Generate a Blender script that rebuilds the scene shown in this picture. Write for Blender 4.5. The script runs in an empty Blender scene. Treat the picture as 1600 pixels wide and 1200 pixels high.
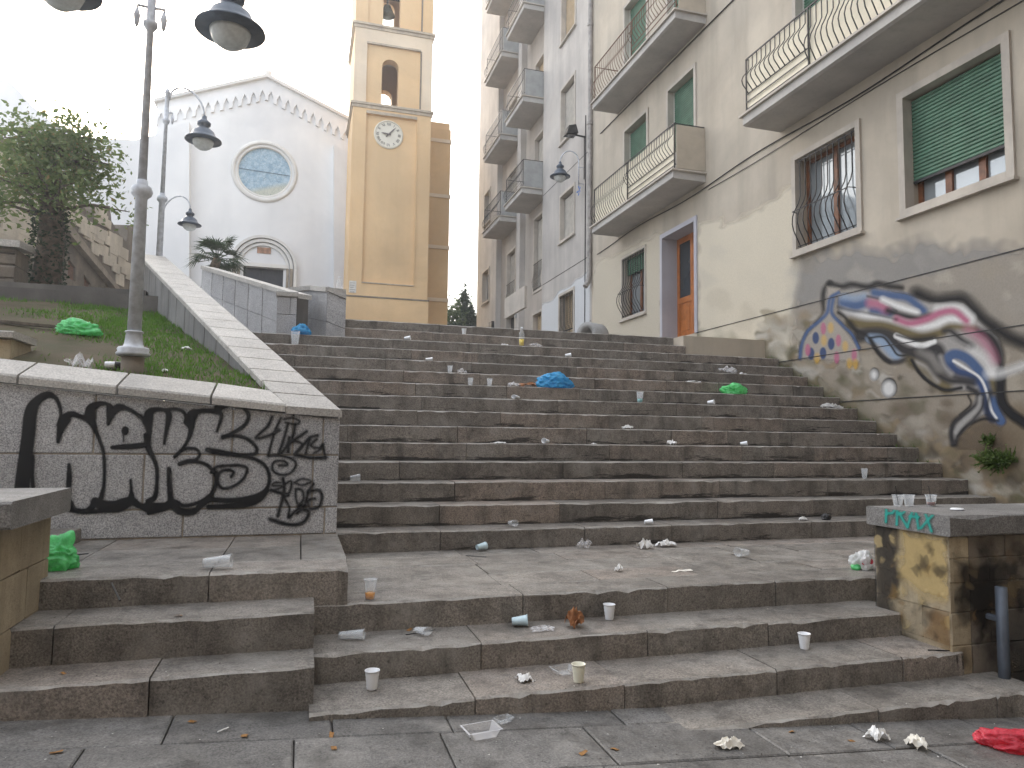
import bpy, bmesh, math, random
import numpy as np
from mathutils import Vector, Matrix, noise
random.seed(7); np.random.seed(7)
S = bpy.context.scene
COL = S.collection

# ------------------------------------------------------------------ camera
F, HY, SL, VX, EYE = 1110.0, 684.0, 0.0124, 470.0, 1.38
def ray0(px, py): return np.array([px-800.0, -(py-600.0), -F])
_y = ray0(VX, HY+SL*(VX-800)); _y /= np.linalg.norm(_y)
_z = np.cross(ray0(1600, HY+SL*800), ray0(0, HY-SL*800)); _z /= np.linalg.norm(_z)
if _z[1] < 0: _z = -_z
_y -= _z*np.dot(_y, _z); _y /= np.linalg.norm(_y)
_x = np.cross(_y, _z)
R = np.array([_x, _y, _z]); CAM = np.array([0, 0, EYE])
def ray(px, py): return R @ ray0(px, py)
def onz(px, py, z): d = ray(px, py); return CAM+d*((z-EYE)/d[2])
def onx(px, py, x): d = ray(px, py); return CAM+d*(x/d[0])
def ony(px, py, y): d = ray(px, py); return CAM+d*(y/d[1])
def proj(p):
    c = (np.asarray(p, float)-CAM) @ R
    return 800+F*c[..., 0]/-c[..., 2], 600-F*c[..., 1]/-c[..., 2]
cam = bpy.data.cameras.new('camera'); cam.sensor_width = 36; cam.lens = 36*F/1600
cam.clip_start = .05; cam.clip_end = 2000
co = bpy.data.objects.new('camera', cam); COL.objects.link(co)
mw = Matrix(R.tolist()).to_4x4(); mw.translation = Vector(CAM); co.matrix_world = mw
S.camera = co

# ------------------------------------------------------------------ world, sun, exposure
sd = ray(120, 60); sd /= np.linalg.norm(sd)
SUN_EL = math.asin(sd[2]); SUN_AZ = math.atan2(sd[0], sd[1])
w = bpy.data.worlds.new('World'); S.world = w; w.use_nodes = True
nt = w.node_tree; nt.nodes.clear()
sky = nt.nodes.new('ShaderNodeTexSky'); sky.sky_type = 'NISHITA'; sky.sun_disc = False
sky.sun_elevation = SUN_EL; sky.sun_rotation = SUN_AZ; sky.dust_density = 4.0; sky.air_density = 1.0; sky.ozone_density = 1.0
bg1 = nt.nodes.new('ShaderNodeBackground'); bg1.inputs['Strength'].default_value = 0.07
bg2 = nt.nodes.new('ShaderNodeBackground'); bg2.inputs['Color'].default_value = (0.93, 0.96, 1.0, 1); bg2.inputs['Strength'].default_value = 0.75
ad = nt.nodes.new('ShaderNodeAddShader'); wo = nt.nodes.new('ShaderNodeOutputWorld')
nt.links.new(sky.outputs[0], bg1.inputs[0]); nt.links.new(bg1.outputs[0], ad.inputs[0])
nt.links.new(bg2.outputs[0], ad.inputs[1]); nt.links.new(ad.outputs[0], wo.inputs[0])
sl = bpy.data.lights.new('sun', 'SUN'); sl.energy = 0.9; sl.angle = math.radians(14); sl.color = (1, .95, .87)
so = bpy.data.objects.new('sun', sl); COL.objects.link(so)
so.rotation_euler = Vector(sd).to_track_quat('Z', 'Y').to_euler()
S.view_settings.view_transform = 'Standard'; S.view_settings.look = 'None'
S.view_settings.gamma = 1; S.view_settings.exposure = 1.2; S.view_settings.use_curve_mapping = False

# ------------------------------------------------------------------ materials
def lin(r, g, b):
    f = lambda v: (v/255/12.92) if v <= 10 else ((v/255+.055)/1.055)**2.4
    return (f(r), f(g), f(b), 1)
class N:
    def __init__(s, name):
        s.m = bpy.data.materials.new(name); s.m.use_nodes = True; s.t = s.m.node_tree
        s.b = s.t.nodes['Principled BSDF']; s.pos = None
    def n(s, typ, **kw):
        o = s.t.nodes.new(typ)
        for k, v in kw.items(): setattr(o, k, v)
        return o
    def l(s, a, b): s.t.links.new(a, b)
    def P(s, sx=1, sy=1, sz=1):
        if s.pos is None: s.pos = s.n('ShaderNodeNewGeometry')
        if (sx, sy, sz) == (1, 1, 1): return s.pos.outputs['Position']
        v = s.n('ShaderNodeVectorMath', operation='MULTIPLY'); s.l(s.pos.outputs['Position'], v.inputs[0]); v.inputs[1].default_value = (sx, sy, sz)
        return v.outputs[0]
    def noise(s, scale, detail=4, rough=.55, vec=None, dist=0):
        o = s.n('ShaderNodeTexNoise'); o.inputs['Scale'].default_value = scale; o.inputs['Detail'].default_value = detail
        o.inputs['Roughness'].default_value = rough; o.inputs['Distortion'].default_value = dist
        s.l(vec if vec is not None else s.P(), o.inputs['Vector']); return o.outputs['Fac']
    def ramp(s, fac, a, b, ca=0.0, cb=1.0):
        o = s.n('ShaderNodeMapRange'); o.inputs['From Min'].default_value = a; o.inputs['From Max'].default_value = b
        o.inputs['To Min'].default_value = ca; o.inputs['To Max'].default_value = cb; o.clamp = True
        s.l(fac, o.inputs['Value']); return o.outputs[0]
    def mix(s, fac, a, b, mode='MIX'):
        o = s.n('ShaderNodeMix', data_type='RGBA', blend_type=mode)
        for sock, v in ((o.inputs[0], fac), (o.inputs[6], a), (o.inputs[7], b)):
            if isinstance(v, (int, float)): sock.default_value = v
            elif isinstance(v, tuple): sock.default_value = v if len(v) == 4 else (*v, 1)
            else: s.l(v, sock)
        return o.outputs[2]
    def math(s, op, a, b=0.0):
        o = s.n('ShaderNodeMath', operation=op)
        for i, v in enumerate((a, b)):
            if isinstance(v, (int, float)): o.inputs[i].default_value = v
            else: s.l(v, o.inputs[i])
        return o.outputs[0]
    def rnd(s): return s.n('ShaderNodeObjectInfo').outputs['Random']
    def bump(s, h, strength=.4, dist=.01):
        o = s.n('ShaderNodeBump'); o.inputs['Strength'].default_value = strength; o.inputs['Distance'].default_value = dist
        s.l(h, o.inputs['Height']); s.l(o.outputs[0], s.b.inputs['Normal'])
    def out(s, col, rough=.8, metal=0.0, spec=.5):
        if isinstance(col, tuple): s.b.inputs['Base Color'].default_value = col if len(col) == 4 else (*col, 1)
        else: s.l(col, s.b.inputs['Base Color'])
        if isinstance(rough, (int, float)): s.b.inputs['Roughness'].default_value = rough
        else: s.l(rough, s.b.inputs['Roughness'])
        s.b.inputs['Metallic'].default_value = metal; s.b.inputs['Specular IOR Level'].default_value = spec
        return s.m

def granite(name, a, b, speck=.5, dirt=.5, riser=None, rough=.78, rv=.3, warm=None, sscale=95, wet=False):
    k = N(name)
    c = k.mix(k.ramp(k.noise(1.7, 5), .3, .7), a, b)
    if warm: c = k.mix(k.math('MULTIPLY', k.ramp(k.rnd(), .55, 1), .8), c, warm)
    c = k.mix(1.0, c, k.mix(k.rnd(), (1-rv,)*3, (1+rv*.5,)*3), 'MULTIPLY')
    sp = k.noise(sscale, 2, .7)
    c = k.mix(speck, c, k.mix(k.ramp(sp, .33, .66), (.25, .24, .25), (1.75, 1.72, 1.68)), 'MULTIPLY')
    d = k.ramp(k.noise(5.5, 6, .65), .46, .72)
    c = k.mix(k.math('MULTIPLY', d, dirt), c, (.035, .03, .026))
    if wet:      # pale dust, blotches and streaks of old grime, damp glossy patches
        c = k.mix(k.math('MULTIPLY', k.ramp(k.noise(2.6, 6, .68, None, .4), .50, .66), .42), c, (.34, .325, .30))
        c = k.mix(k.math('MULTIPLY', k.ramp(k.noise(3.4, 6, .7, k.P(1.3, 1.3, .35)), .52, .68), .62), c, (.05, .046, .042))
        c = k.mix(k.math('MULTIPLY', k.ramp(k.noise(44, 3, .6), .62, .70), .55), c, (.03, .028, .026))
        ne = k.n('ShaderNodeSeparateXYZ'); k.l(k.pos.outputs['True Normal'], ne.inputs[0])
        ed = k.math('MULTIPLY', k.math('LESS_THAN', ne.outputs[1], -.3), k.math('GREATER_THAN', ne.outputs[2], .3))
        if 'step' in name: c = k.mix(k.math('MULTIPLY', ed, k.ramp(k.noise(6, 4), .35, .6, .25, .85)), c, (.42, .40, .37))      # pale nosings: worn edge plus sky glint painted into the colour
        rough = k.ramp(k.noise(2.1, 5, .6, None, .3), .40, .60, .40, .82)
    d2 = k.ramp(k.noise(23, 5, .7), .5, .75)
    c = k.mix(k.math('MULTIPLY', d2, dirt*.6), c, (.05, .045, .04))
    if riser:   # black mould stains spreading up from the joint below each step
        z0, r = riser
        sx = k.n('ShaderNodeSeparateXYZ'); k.l(k.P(), sx.inputs[0])
        fr = k.math('FRACT', k.math('DIVIDE', k.math('SUBTRACT', sx.outputs[2], z0), r))
        nz = k.noise(1.5, 6, .75, k.P(1, .6, 9))
        m = k.ramp(k.math('SUBTRACT', k.math('MULTIPLY', k.ramp(nz, .42, .78), .85), fr), 0.02, .18)
        nn = k.n('ShaderNodeSeparateXYZ'); k.l(k.pos.outputs['Normal'], nn.inputs[0])
        m = k.math('MULTIPLY', m, k.math('LESS_THAN', nn.outputs[1], -.6))
        c = k.mix(k.math('MULTIPLY', m, .88), c, (.012, .011, .011))
    k.bump(k.math('ADD', sp, k.math('MULTIPLY', k.noise(30, 5, .7), 1.6)), .55, .006)
    return k.out(c, rough, 0, .35)

M = {}
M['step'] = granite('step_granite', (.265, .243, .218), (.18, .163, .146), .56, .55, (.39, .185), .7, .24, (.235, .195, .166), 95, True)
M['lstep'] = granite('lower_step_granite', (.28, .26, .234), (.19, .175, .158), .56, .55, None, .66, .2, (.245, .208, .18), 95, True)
M['pave'] = granite('paving_stone', (.195, .19, .184), (.135, .132, .127), .5, .5, None, .6, .2, None, 95, True)
M['core'] = granite('joint_mortar', (.085, .075, .066), (.055, .049, .044), .3, .4)
M['wallgran'] = granite('wall_granite', (.41, .415, .43), (.33, .335, .35), .7, .18, None, .75, .12, None, 115)
M['panel'] = None
M['coping'] = granite('coping_granite', (.48, .465, .44), (.40, .385, .365), .35, .2, None, .72, .12, None, 70)
M['mortar'] = granite('wall_mortar', (.36, .32, .27), (.28, .245, .205), .2, .3)
M['capgran'] = granite('weathered_cap_granite', (.24, .235, .23), (.17, .168, .165), .55, .45, None, .75, .12, None, 115)

def concrete(name, a, b, streak=.5, bump=.4, rough=.85, sc=1.0, spots=.3):
    k = N(name)
    c = k.mix(k.ramp(k.noise(1.1*sc, 6, .6), .32, .68), a, b)
    c = k.mix(.8, c, k.mix(k.ramp(k.noise(.42*sc, 5, .62, None, .6), .34, .66), (.80, .80, .81), (1.10, 1.085, 1.06)), 'MULTIPLY')
    st = k.ramp(k.noise(2.2*sc, 5, .6, k.P(1, 1, .12)), .45, .72)
    c = k.mix(k.math('MULTIPLY', st, streak), c, tuple(v*.42 for v in a[:3]))
    c = k.mix(k.math('MULTIPLY', k.ramp(k.noise(14*sc, 6, .7), .52, .75), spots), c, tuple(v*.5 for v in b[:3]))
    k.bump(k.noise(38*sc, 5, .7), bump, .006)
    return k.out(c, rough, 0, .3)
M['concrete'] = concrete('stained_concrete', (.17, .16, .15), (.10, .095, .09), .6)
M['panel'] = concrete('stained_granite_panel', (.25, .25, .25), (.19, .188, .186), .75, .5, .85, 2.0, .4)
M['slabconc'] = concrete('balcony_concrete', (.50, .485, .46), (.40, .385, .37), .2, .3)
M['plaster_beige'] = concrete('beige_plaster', (.53, .475, .395), (.44, .39, .32), .4, .35, .9, .8, .12)
M['plaster_grey'] = concrete('grey_plaster', (.52, .495, .465), (.42, .395, .375), .38, .35, .9, .8, .12)
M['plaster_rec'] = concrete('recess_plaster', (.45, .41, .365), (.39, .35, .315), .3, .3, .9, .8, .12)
M['white_wall'] = concrete('white_church_render', (.78, .785, .79), (.74, .745, .75), .10, .2, .9, .4, .03)
M['white_trim'] = concrete('white_trim', (.74, .73, .70), (.66, .645, .615), .12, .2, .9, 1, .06)
M['ochre'] = concrete('ochre_render', (.79, .57, .335), (.74, .515, .29), .16, .25, .9, .45, .08)
M['ochre_pale'] = concrete('pale_pink_glare_render', (.80, .68, .53), (.77, .62, .45), .15, .25, .9, .45, .08)  # upper belfry paler: partly its own paint, partly lens glare put into the colour
M['ochre_panel'] = concrete('ochre_panel_render', (.76, .545, .31), (.71, .49, .27), .16, .25, .9, .45, .1)
M['weathered'] = concrete('weathered_moulding', (.34, .29, .23), (.22, .19, .16), .4, .5, .9, 3, .5)
M['cornice'] = concrete('grey_cornice_stone', (.58, .49, .38), (.44, .375, .30), .35, .5, .9, 2.5, .4)
M['frame_stone'] = concrete('window_surround_stone', (.52, .48, .425), (.44, .40, .355), .2, .3, .85, 3, .15)
M['jamb'] = concrete('lavender_jamb_paint', (.45, .45, .50), (.41, .41, .46), .08, .15, .8, 1, .05)
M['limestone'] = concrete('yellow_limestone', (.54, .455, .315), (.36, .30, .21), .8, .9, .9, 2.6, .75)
M['limestone_dk'] = concrete('weathered_shaded_limestone', (.24, .205, .165), (.14, .12, .10), .6, .9, .9, 2.2, .5)
M['fort'] = concrete('old_fort_stone', (.66, .59, .48), (.50, .44, .355), .45, 1.0, .9, 1.6, .5)
M['soil'] = concrete('bare_soil', (.095, .07, .045), (.055, .055, .022), .1, .8, .95, 3, .3)
M['terrace'] = concrete('terrace_paving', (.22, .20, .18), (.17, .155, .14), .1, .4)

def simple(name, c, rough=.5, metal=0, var=.15, sc=12, bump=0, spec=.5, trans=0, ior=1.45, alpha=1, sss=0, emis=None):
    k = N(name)
    col = k.mix(k.ramp(k.noise(sc, 4), .35, .65), tuple(v*(1-var) for v in c[:3]), tuple(min(1, v*(1+var)) for v in c[:3]))
    if bump: k.bump(k.noise(sc*4, 4), bump, .004)
    k.b.inputs['Transmission Weight'].default_value = trans; k.b.inputs['IOR'].default_value = ior; k.b.inputs['Alpha'].default_value = alpha
    return k.out(col, rough, metal, spec)
M['shutter'] = simple('green_shutter', (.075, .165, .11), .55, 0, .18, 5)
M['shutter_pale'] = simple('pale_shutter', (.50, .475, .43), .6, 0, .1, 5)
M['shutter_tan'] = simple('tan_shutter', (.44, .34, .22), .6, 0, .12, 5)
M['wood'] = simple('varnished_brown_wood', (.16, .062, .028), .42, 0, .35, 9)
M['door_wood'] = simple('orange_door_wood', (.40, .135, .035), .4, 0, .2, 7)
M['iron'] = simple('dark_iron', (.035, .034, .036), .55, .3, .3, 20)
M['rust'] = simple('rusty_iron', (.13, .065, .04), .75, .1, .35, 18)
M['lampmetal'] = simple('grey_lamp_paint', (.52, .545, .59), .5, .05, .18, 14)
M['lampshade'] = simple('dark_lamp_paint', (.065, .085, .115), .4, .2, .15, 14)
M['lampglass'] = simple('lamp_diffuser_glass', (.55, .58, .58), .25, 0, .1, 20)
M['glass'] = simple('window_glass', (.30, .33, .35), .04, .35, .1, 1, 0, .9)
M['darkglass'] = simple('dark_window_glass', (.035, .042, .048), .06, 0, .1, 1, 0, .8)
M['interior'] = simple('dark_interior', (.018, .016, .015), .9)
M['cream_panel'] = simple('cream_sheeting', (.66, .60, .47), .6, 0, .08, 4)
M['grey_panel'] = simple('grey_side_panel', (.30, .305, .30), .6, 0, .12, 4)
M['beige_panel'] = simple('beige_side_panel', (.43, .375, .30), .6, 0, .08, 4)
M['pipe'] = simple('downpipe_metal', (.30, .28, .265), .6, .2, .25, 6)
M['bluepipe'] = simple('blue_grey_pipe', (.085, .10, .125), .5, .2, .2, 8)
M['black'] = simple('black_metal', (.012, .012, .013), .6, .2)
M['cup_white'] = simple('white_plastic', (.80, .82, .85), .35, 0, .04, 20)
M['cup_cream'] = simple('cream_plastic', (.72, .70, .57), .35, 0, .04, 20)
M['cup_blue'] = simple('pale_blue_plastic', (.52, .66, .72), .35, 0, .05, 20)
M['paper'] = simple('white_paper', (.78, .78, .77), .85, 0, .05, 30)
M['tissue'] = simple('cream_tissue', (.76, .73, .66), .9, 0, .06, 30)
M['brownpaper'] = simple('greasy_brown_paper', (.30, .135, .06), .7, 0, .35, 25)
M['bag_green'] = simple('green_bag_plastic', (.07, .50, .15), .3, 0, .22, 14, 0, .6)
M['bag_blue'] = simple('blue_bag_plastic', (.02, .26, .62), .3, 0, .2, 14, 0, .6)
M['bag_red'] = simple('red_bag_plastic', (.55, .02, .045), .3, 0, .2, 14, 0, .6)
M['bag_white'] = simple('white_bag_plastic', (.74, .74, .73), .35, 0, .05, 20)
def bagmat(name, c):
    k = N(name); tr = k.n('ShaderNodeBsdfTranslucent'); mx = k.n('ShaderNodeMixShader'); out = [n for n in k.t.nodes if n.type == 'OUTPUT_MATERIAL'][0]
    col = k.mix(k.ramp(k.noise(16, 4), .3, .7), tuple(v*.75 for v in c), tuple(min(1, v*1.2+.05) for v in c)); k.out(col, .24, 0, .6); k.bump(k.noise(45, 4, .6, None, 1.0), .8, .012)
    k.l(col, tr.inputs[0]); mx.inputs[0].default_value = .4; k.l(k.b.outputs[0], mx.inputs[1]); k.l(tr.outputs[0], mx.inputs[2]); k.l(mx.outputs[0], out.inputs[0]); return k.m
M['bag_green'] = bagmat('green_bag_film', (.17, .78, .29)); M['bag_blue'] = bagmat('blue_bag_film', (.05, .46, .88)); M['bag_red'] = bagmat('red_bag_film', (.78, .05, .09)); M['bag_white'] = bagmat('white_bag_film', (.85, .85, .84))
M['logo_red'] = simple('red_print', (.55, .05, .08), .5)
M['liquid_amber'] = simple('amber_drink', (.72, .30, .02), .1, 0, .1, 10)
M['liquid_yellow'] = simple('yellow_drink', (.75, .56, .02), .15, 0, .1, 10)
M['liquid_teal'] = simple('turquoise_drink', (.20, .48, .48), .15, 0, .1, 10)
M['liquid_red'] = simple('dark_red_drink', (.13, .03, .02), .15, 0, .1, 10)
M['pack_dark'] = simple('black_print', (.02, .02, .022), .5)
M['leaf_dry'] = simple('dry_leaf', (.26, .13, .04), .8, 0, .3, 40)
M['plank'] = simple('weathered_plank', (.12, .10, .08), .9, 0, .3, 20)
M['clockface'] = simple('cream_clock_face', (.72, .68, .58), .6, 0, .06, 2)
M['clockink'] = simple('clock_numerals', (.16, .14, .13), .7)
M['bronze'] = simple('bell_bronze', (.16, .19, .15), .5, .6)
M['trunk'] = simple('tree_bark', (.10, .078, .058), .9, 0, .4, 12, .6)
M['palm_trunk'] = simple('palm_bark', (.12, .085, .055), .9, 0, .4, 18, .6)
M['poster'] = simple('white_poster_paper', (.66, .64, .60), .8, 0, .1, 9)
M['posterink'] = simple('poster_print', (.30, .26, .24), .8, 0, .4, 30)
M['churchdoor'] = simple('black_bronze_door', (.035, .036, .042), .55, .2, .2, 8)
M['redbrown'] = simple('faded_fresco', (.34, .20, .135), .9, 0, .4, 6)
M['blue_bow'] = simple('blue_ribbon', (.06, .16, .45), .6)
M['tubeconc'] = concrete('grey_tube_concrete', (.36, .36, .355), (.29, .29, .285), .2, .3)

def clear(name, tint=(.86, .90, .93), a=.24):
    k = N(name); tr = k.n('ShaderNodeBsdfTransparent'); mx = k.n('ShaderNodeMixShader')
    out = [n for n in k.t.nodes if n.type == 'OUTPUT_MATERIAL'][0]
    lw = k.n('ShaderNodeLayerWeight'); lw.inputs['Blend'].default_value = .35
    k.out(tint, .12, 0, .8)
    k.l(k.ramp(lw.outputs['Facing'], 0, 1, a*.6, min(.95, a*2)), mx.inputs[0])
    k.l(tr.outputs[0], mx.inputs[1]); k.l(k.b.outputs[0], mx.inputs[2]); k.l(mx.outputs[0], out.inputs[0]); return k.m
M['clear'] = clear('clear_plastic'); M['clearbag'] = clear('clear_bag_plastic', (.80, .80, .82), .4)

def leafmat(name, a, b, c=None):
    k = N(name); tr = k.n('ShaderNodeBsdfTranslucent'); mx = k.n('ShaderNodeMixShader')
    out = [n for n in k.t.nodes if n.type == 'OUTPUT_MATERIAL'][0]
    col = k.mix(k.ramp(k.noise(7, 3), .3, .7), a, b)
    if c: col = k.mix(k.ramp(k.noise(16, 2), .6, .68), col, c)
    k.out(col, .55, 0, .3); k.l(col, tr.inputs[0]); mx.inputs[0].default_value = .35
    k.l(k.b.outputs[0], mx.inputs[1]); k.l(tr.outputs[0], mx.inputs[2]); k.l(mx.outputs[0], out.inputs[0]); return k.m
M['ivy'] = leafmat('ivy_leaf', (.07, .125, .035), (.20, .26, .09), (.28, .20, .08))
M['bush'] = leafmat('bush_leaf', (.05, .10, .03), (.12, .17, .05))
M['darkbush'] = leafmat('dark_conifer', (.012, .03, .014), (.03, .055, .025))
M['palm'] = leafmat('palm_leaf', (.022, .05, .022), (.055, .09, .04))
M['grass'] = leafmat('grass_blade', (.055, .15, .012), (.12, .26, .02))
M['moss'] = leafmat('weed_leaf', (.05, .10, .02), (.12, .17, .04))

def paintmat(name, rough=.7, nz=0.0):
    k = N(name); at = k.n('ShaderNodeVertexColor', layer_name='Col'); tr = k.n('ShaderNodeBsdfTransparent'); mx = k.n('ShaderNodeMixShader')
    out = [n for n in k.t.nodes if n.type == 'OUTPUT_MATERIAL'][0]
    c = k.mix(.25, at.outputs['Color'], k.mix(k.ramp(k.noise(40, 4, .7), .3, .7), (.6, .6, .6), (1.3, 1.3, 1.3)), 'MULTIPLY')
    k.out(c, rough, 0, .25)
    al = at.outputs['Alpha']
    if nz: al = k.math('MULTIPLY', al, k.ramp(k.noise(9, 6, .7), .5-nz*.3, .5+nz*.1, 1-nz, 1))
    k.bump(k.noise(60, 4, .7), .25, .003)
    k.l(al, mx.inputs[0]); k.l(tr.outputs[0], mx.inputs[1]); k.l(k.b.outputs[0], mx.inputs[2]); k.l(mx.outputs[0], out.inputs[0]); return k.m
M['spray'] = paintmat('spray_paint', .6); M['patchpaint'] = paintmat('painted_plaster_patch', .9, .0)

# ------------------------------------------------------------------ mesh helpers
ORG = {}
def org(p): return ORG.get(p.name, Vector((0, 0, 0))) if p is not None else Vector((0, 0, 0))
def link(name, me, mat, parent=None, loc=None):
    o = bpy.data.objects.new(name, me); COL.objects.link(o)
    if mat is not None and len(me.materials) == 0: me.materials.append(mat)
    if parent is not None: o.parent = parent
    if loc is not None: o.location = Vector(loc)-org(parent)
    ORG[o.name] = org(parent) if loc is None else Vector(loc)
    return o
def thing(name, loc, label=None, cat=None, group=None, kind=None):
    o = bpy.data.objects.new(name, None); COL.objects.link(o); o.location = loc; o.empty_display_size = .2
    ORG[o.name] = Vector(loc); return tag(o, label, cat, group, kind)
def tag(o, label=None, cat=None, group=None, kind=None):
    if label: o['label'] = label
    if cat: o['category'] = cat
    if group: o['group'] = group
    if kind: o['kind'] = kind
    return o
def copy_tree(o, parent=None):
    c = o.copy(); COL.objects.link(c); c.parent = parent
    for ch in list(o.children): copy_tree(ch, c)
    return c
class MB:
    def __init__(s): s.v = []; s.f = []
    def add(s, vs, fs):
        n = len(s.v); s.v += [tuple(map(float, v)) for v in vs]; s.f += [tuple(i+n for i in f) for f in fs]; return s
    def box(s, x0, x1, y0, y1, z0, z1):
        return s.add([(x0, y0, z0), (x1, y0, z0), (x1, y1, z0), (x0, y1, z0), (x0, y0, z1), (x1, y0, z1), (x1, y1, z1), (x0, y1, z1)],
                     [(0, 3, 2, 1), (4, 5, 6, 7), (0, 1, 5, 4), (1, 2, 6, 5), (2, 3, 7, 6), (3, 0, 4, 7)])
    def lathe(s, prof, c=(0, 0, 0), n=20, cap=True):
        vs = []; fs = []
        for (r, z) in prof:
            for i in range(n):
                a = 2*math.pi*i/n; vs.append((c[0]+r*math.cos(a), c[1]+r*math.sin(a), c[2]+z))
        for k in range(len(prof)-1):
            for i in range(n):
                j = (i+1) % n; fs.append((k*n+i, k*n+j, (k+1)*n+j, (k+1)*n+i))
        if cap:
            fs.append(tuple(reversed(range(n)))); fs.append(tuple((len(prof)-1)*n+i for i in range(n)))
        return s.add(vs, fs)
    def tube(s, pts, r, n=6, cap=True):
        pts = [Vector(p) for p in pts]; rs = r if isinstance(r, (list, tuple)) else [r]*len(pts)
        vs = []; fs = []; up = None
        for i, p in enumerate(pts):
            d = (pts[min(i+1, len(pts)-1)]-pts[max(i-1, 0)]); d = d.normalized() if d.length > 1e-9 else Vector((0, 0, 1))
            if up is None: up = Vector((0, 0, 1)) if abs(d.z) < .9 else Vector((1, 0, 0))
            a = d.cross(up); a = a.normalized() if a.length > 1e-6 else Vector((1, 0, 0)); b = d.cross(a).normalized()
            for k in range(n):
                t = 2*math.pi*(k+.5)/n; vs.append(p+a*(rs[i]*math.cos(t))+b*(rs[i]*math.sin(t)))
        for i in range(len(pts)-1):
            for k in range(n):
                j = (k+1) % n; fs.append((i*n+k, i*n+j, (i+1)*n+j, (i+1)*n+k))
        if cap: fs.append(tuple(range(n))[::-1]); fs.append(tuple((len(pts)-1)*n+k for k in range(n)))
        return s.add(vs, fs)
    def stone(s, x0, x1, y0, y1, z0, z1, ch=.012, rough=.006, n=1):
        """stone block along x with worn, uneven chamfered edges"""
        vs = []; fs = []; q = lambda: random.uniform(-rough, rough)
        for i in range(n+1):
            x = x0+(x1-x0)*i/n; c = ch*(random.uniform(.65, 1.35) if random.random() < .88 else random.uniform(1.6, 2.3)); c2 = ch*random.uniform(.4, 1.2)
            xe = x+(q() if 0 < i < n else 0)
            ring = [(y0+c2, z0), (y1-c2, z0), (y1, z0+c2), (y1, z1-c), (y1-c, z1), (y0+c, z1), (y0, z1-c), (y0, z0+c2)]
            for (y, z) in ring: vs.append((xe, y+q()*.6, z+q()*.5))
        for i in range(n):
            for k in range(8):
                j = (k+1) % 8; fs.append((i*8+k, (i+1)*8+k, (i+1)*8+j, i*8+j))
        fs.append(tuple(range(8))); fs.append(tuple(n*8+k for k in range(8))[::-1])
        return s.add(vs, fs)
    def build(s, name, mat, parent=None, smooth=False, loc=None):
        o_ = org(parent) if loc is None else Vector(loc)
        me = bpy.data.meshes.new(name); me.from_pydata([(v[0]-o_.x, v[1]-o_.y, v[2]-o_.z) for v in s.v], [], s.f)
        bm = bmesh.new(); bm.from_mesh(me); bmesh.ops.recalc_face_normals(bm, faces=bm.faces); bm.to_mesh(me); bm.free()
        if smooth: me.polygons.foreach_set('use_smooth', [True]*len(me.polygons))
        me.update(); return link(name, me, mat, parent, loc)
def arc(cx, cz, r, a0, a1, n, rz=None):
    rz = rz or r
    return [(cx+r*math.cos(math.radians(a0+(a1-a0)*i/n)), cz+rz*math.sin(math.radians(a0+(a1-a0)*i/n))) for i in range(n+1)]
def plate(name, outer, holes, fn, mat, parent=None, th=.3, loc=None):
    """flat wall with real openings: outer/holes are (u,v) loops, fn(u,v,w) gives xyz, w runs 0..th"""
    bm = bmesh.new(); edges = []
    for lp in [outer]+holes:
        vs = [bm.verts.new((u, v, 0)) for u, v in lp]
        edges += [bm.edges.new((vs[i], vs[(i+1) % len(vs)])) for i in range(len(vs))]
    bmesh.ops.triangle_fill(bm, use_beauty=True, use_dissolve=False, edges=edges)
    r = bmesh.ops.extrude_face_region(bm, geom=list(bm.faces))
    bmesh.ops.translate(bm, vec=(0, 0, th), verts=[g for g in r['geom'] if isinstance(g, bmesh.types.BMVert)])
    o_ = org(parent) if loc is None else Vector(loc)
    for v in bm.verts: v.co = Vector(fn(*v.co))-o_
    bmesh.ops.recalc_face_normals(bm, faces=bm.faces)
    me = bpy.data.meshes.new(name); bm.to_mesh(me); bm.free(); return link(name, me, mat, parent, loc)
def rect(u0, u1, v0, v1): return [(u0, v0), (u1, v0), (u1, v1), (u0, v1)]
def circ(u, v, r, n=40): return arc(u, v, r, 0, 360, n)[:-1]

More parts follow.
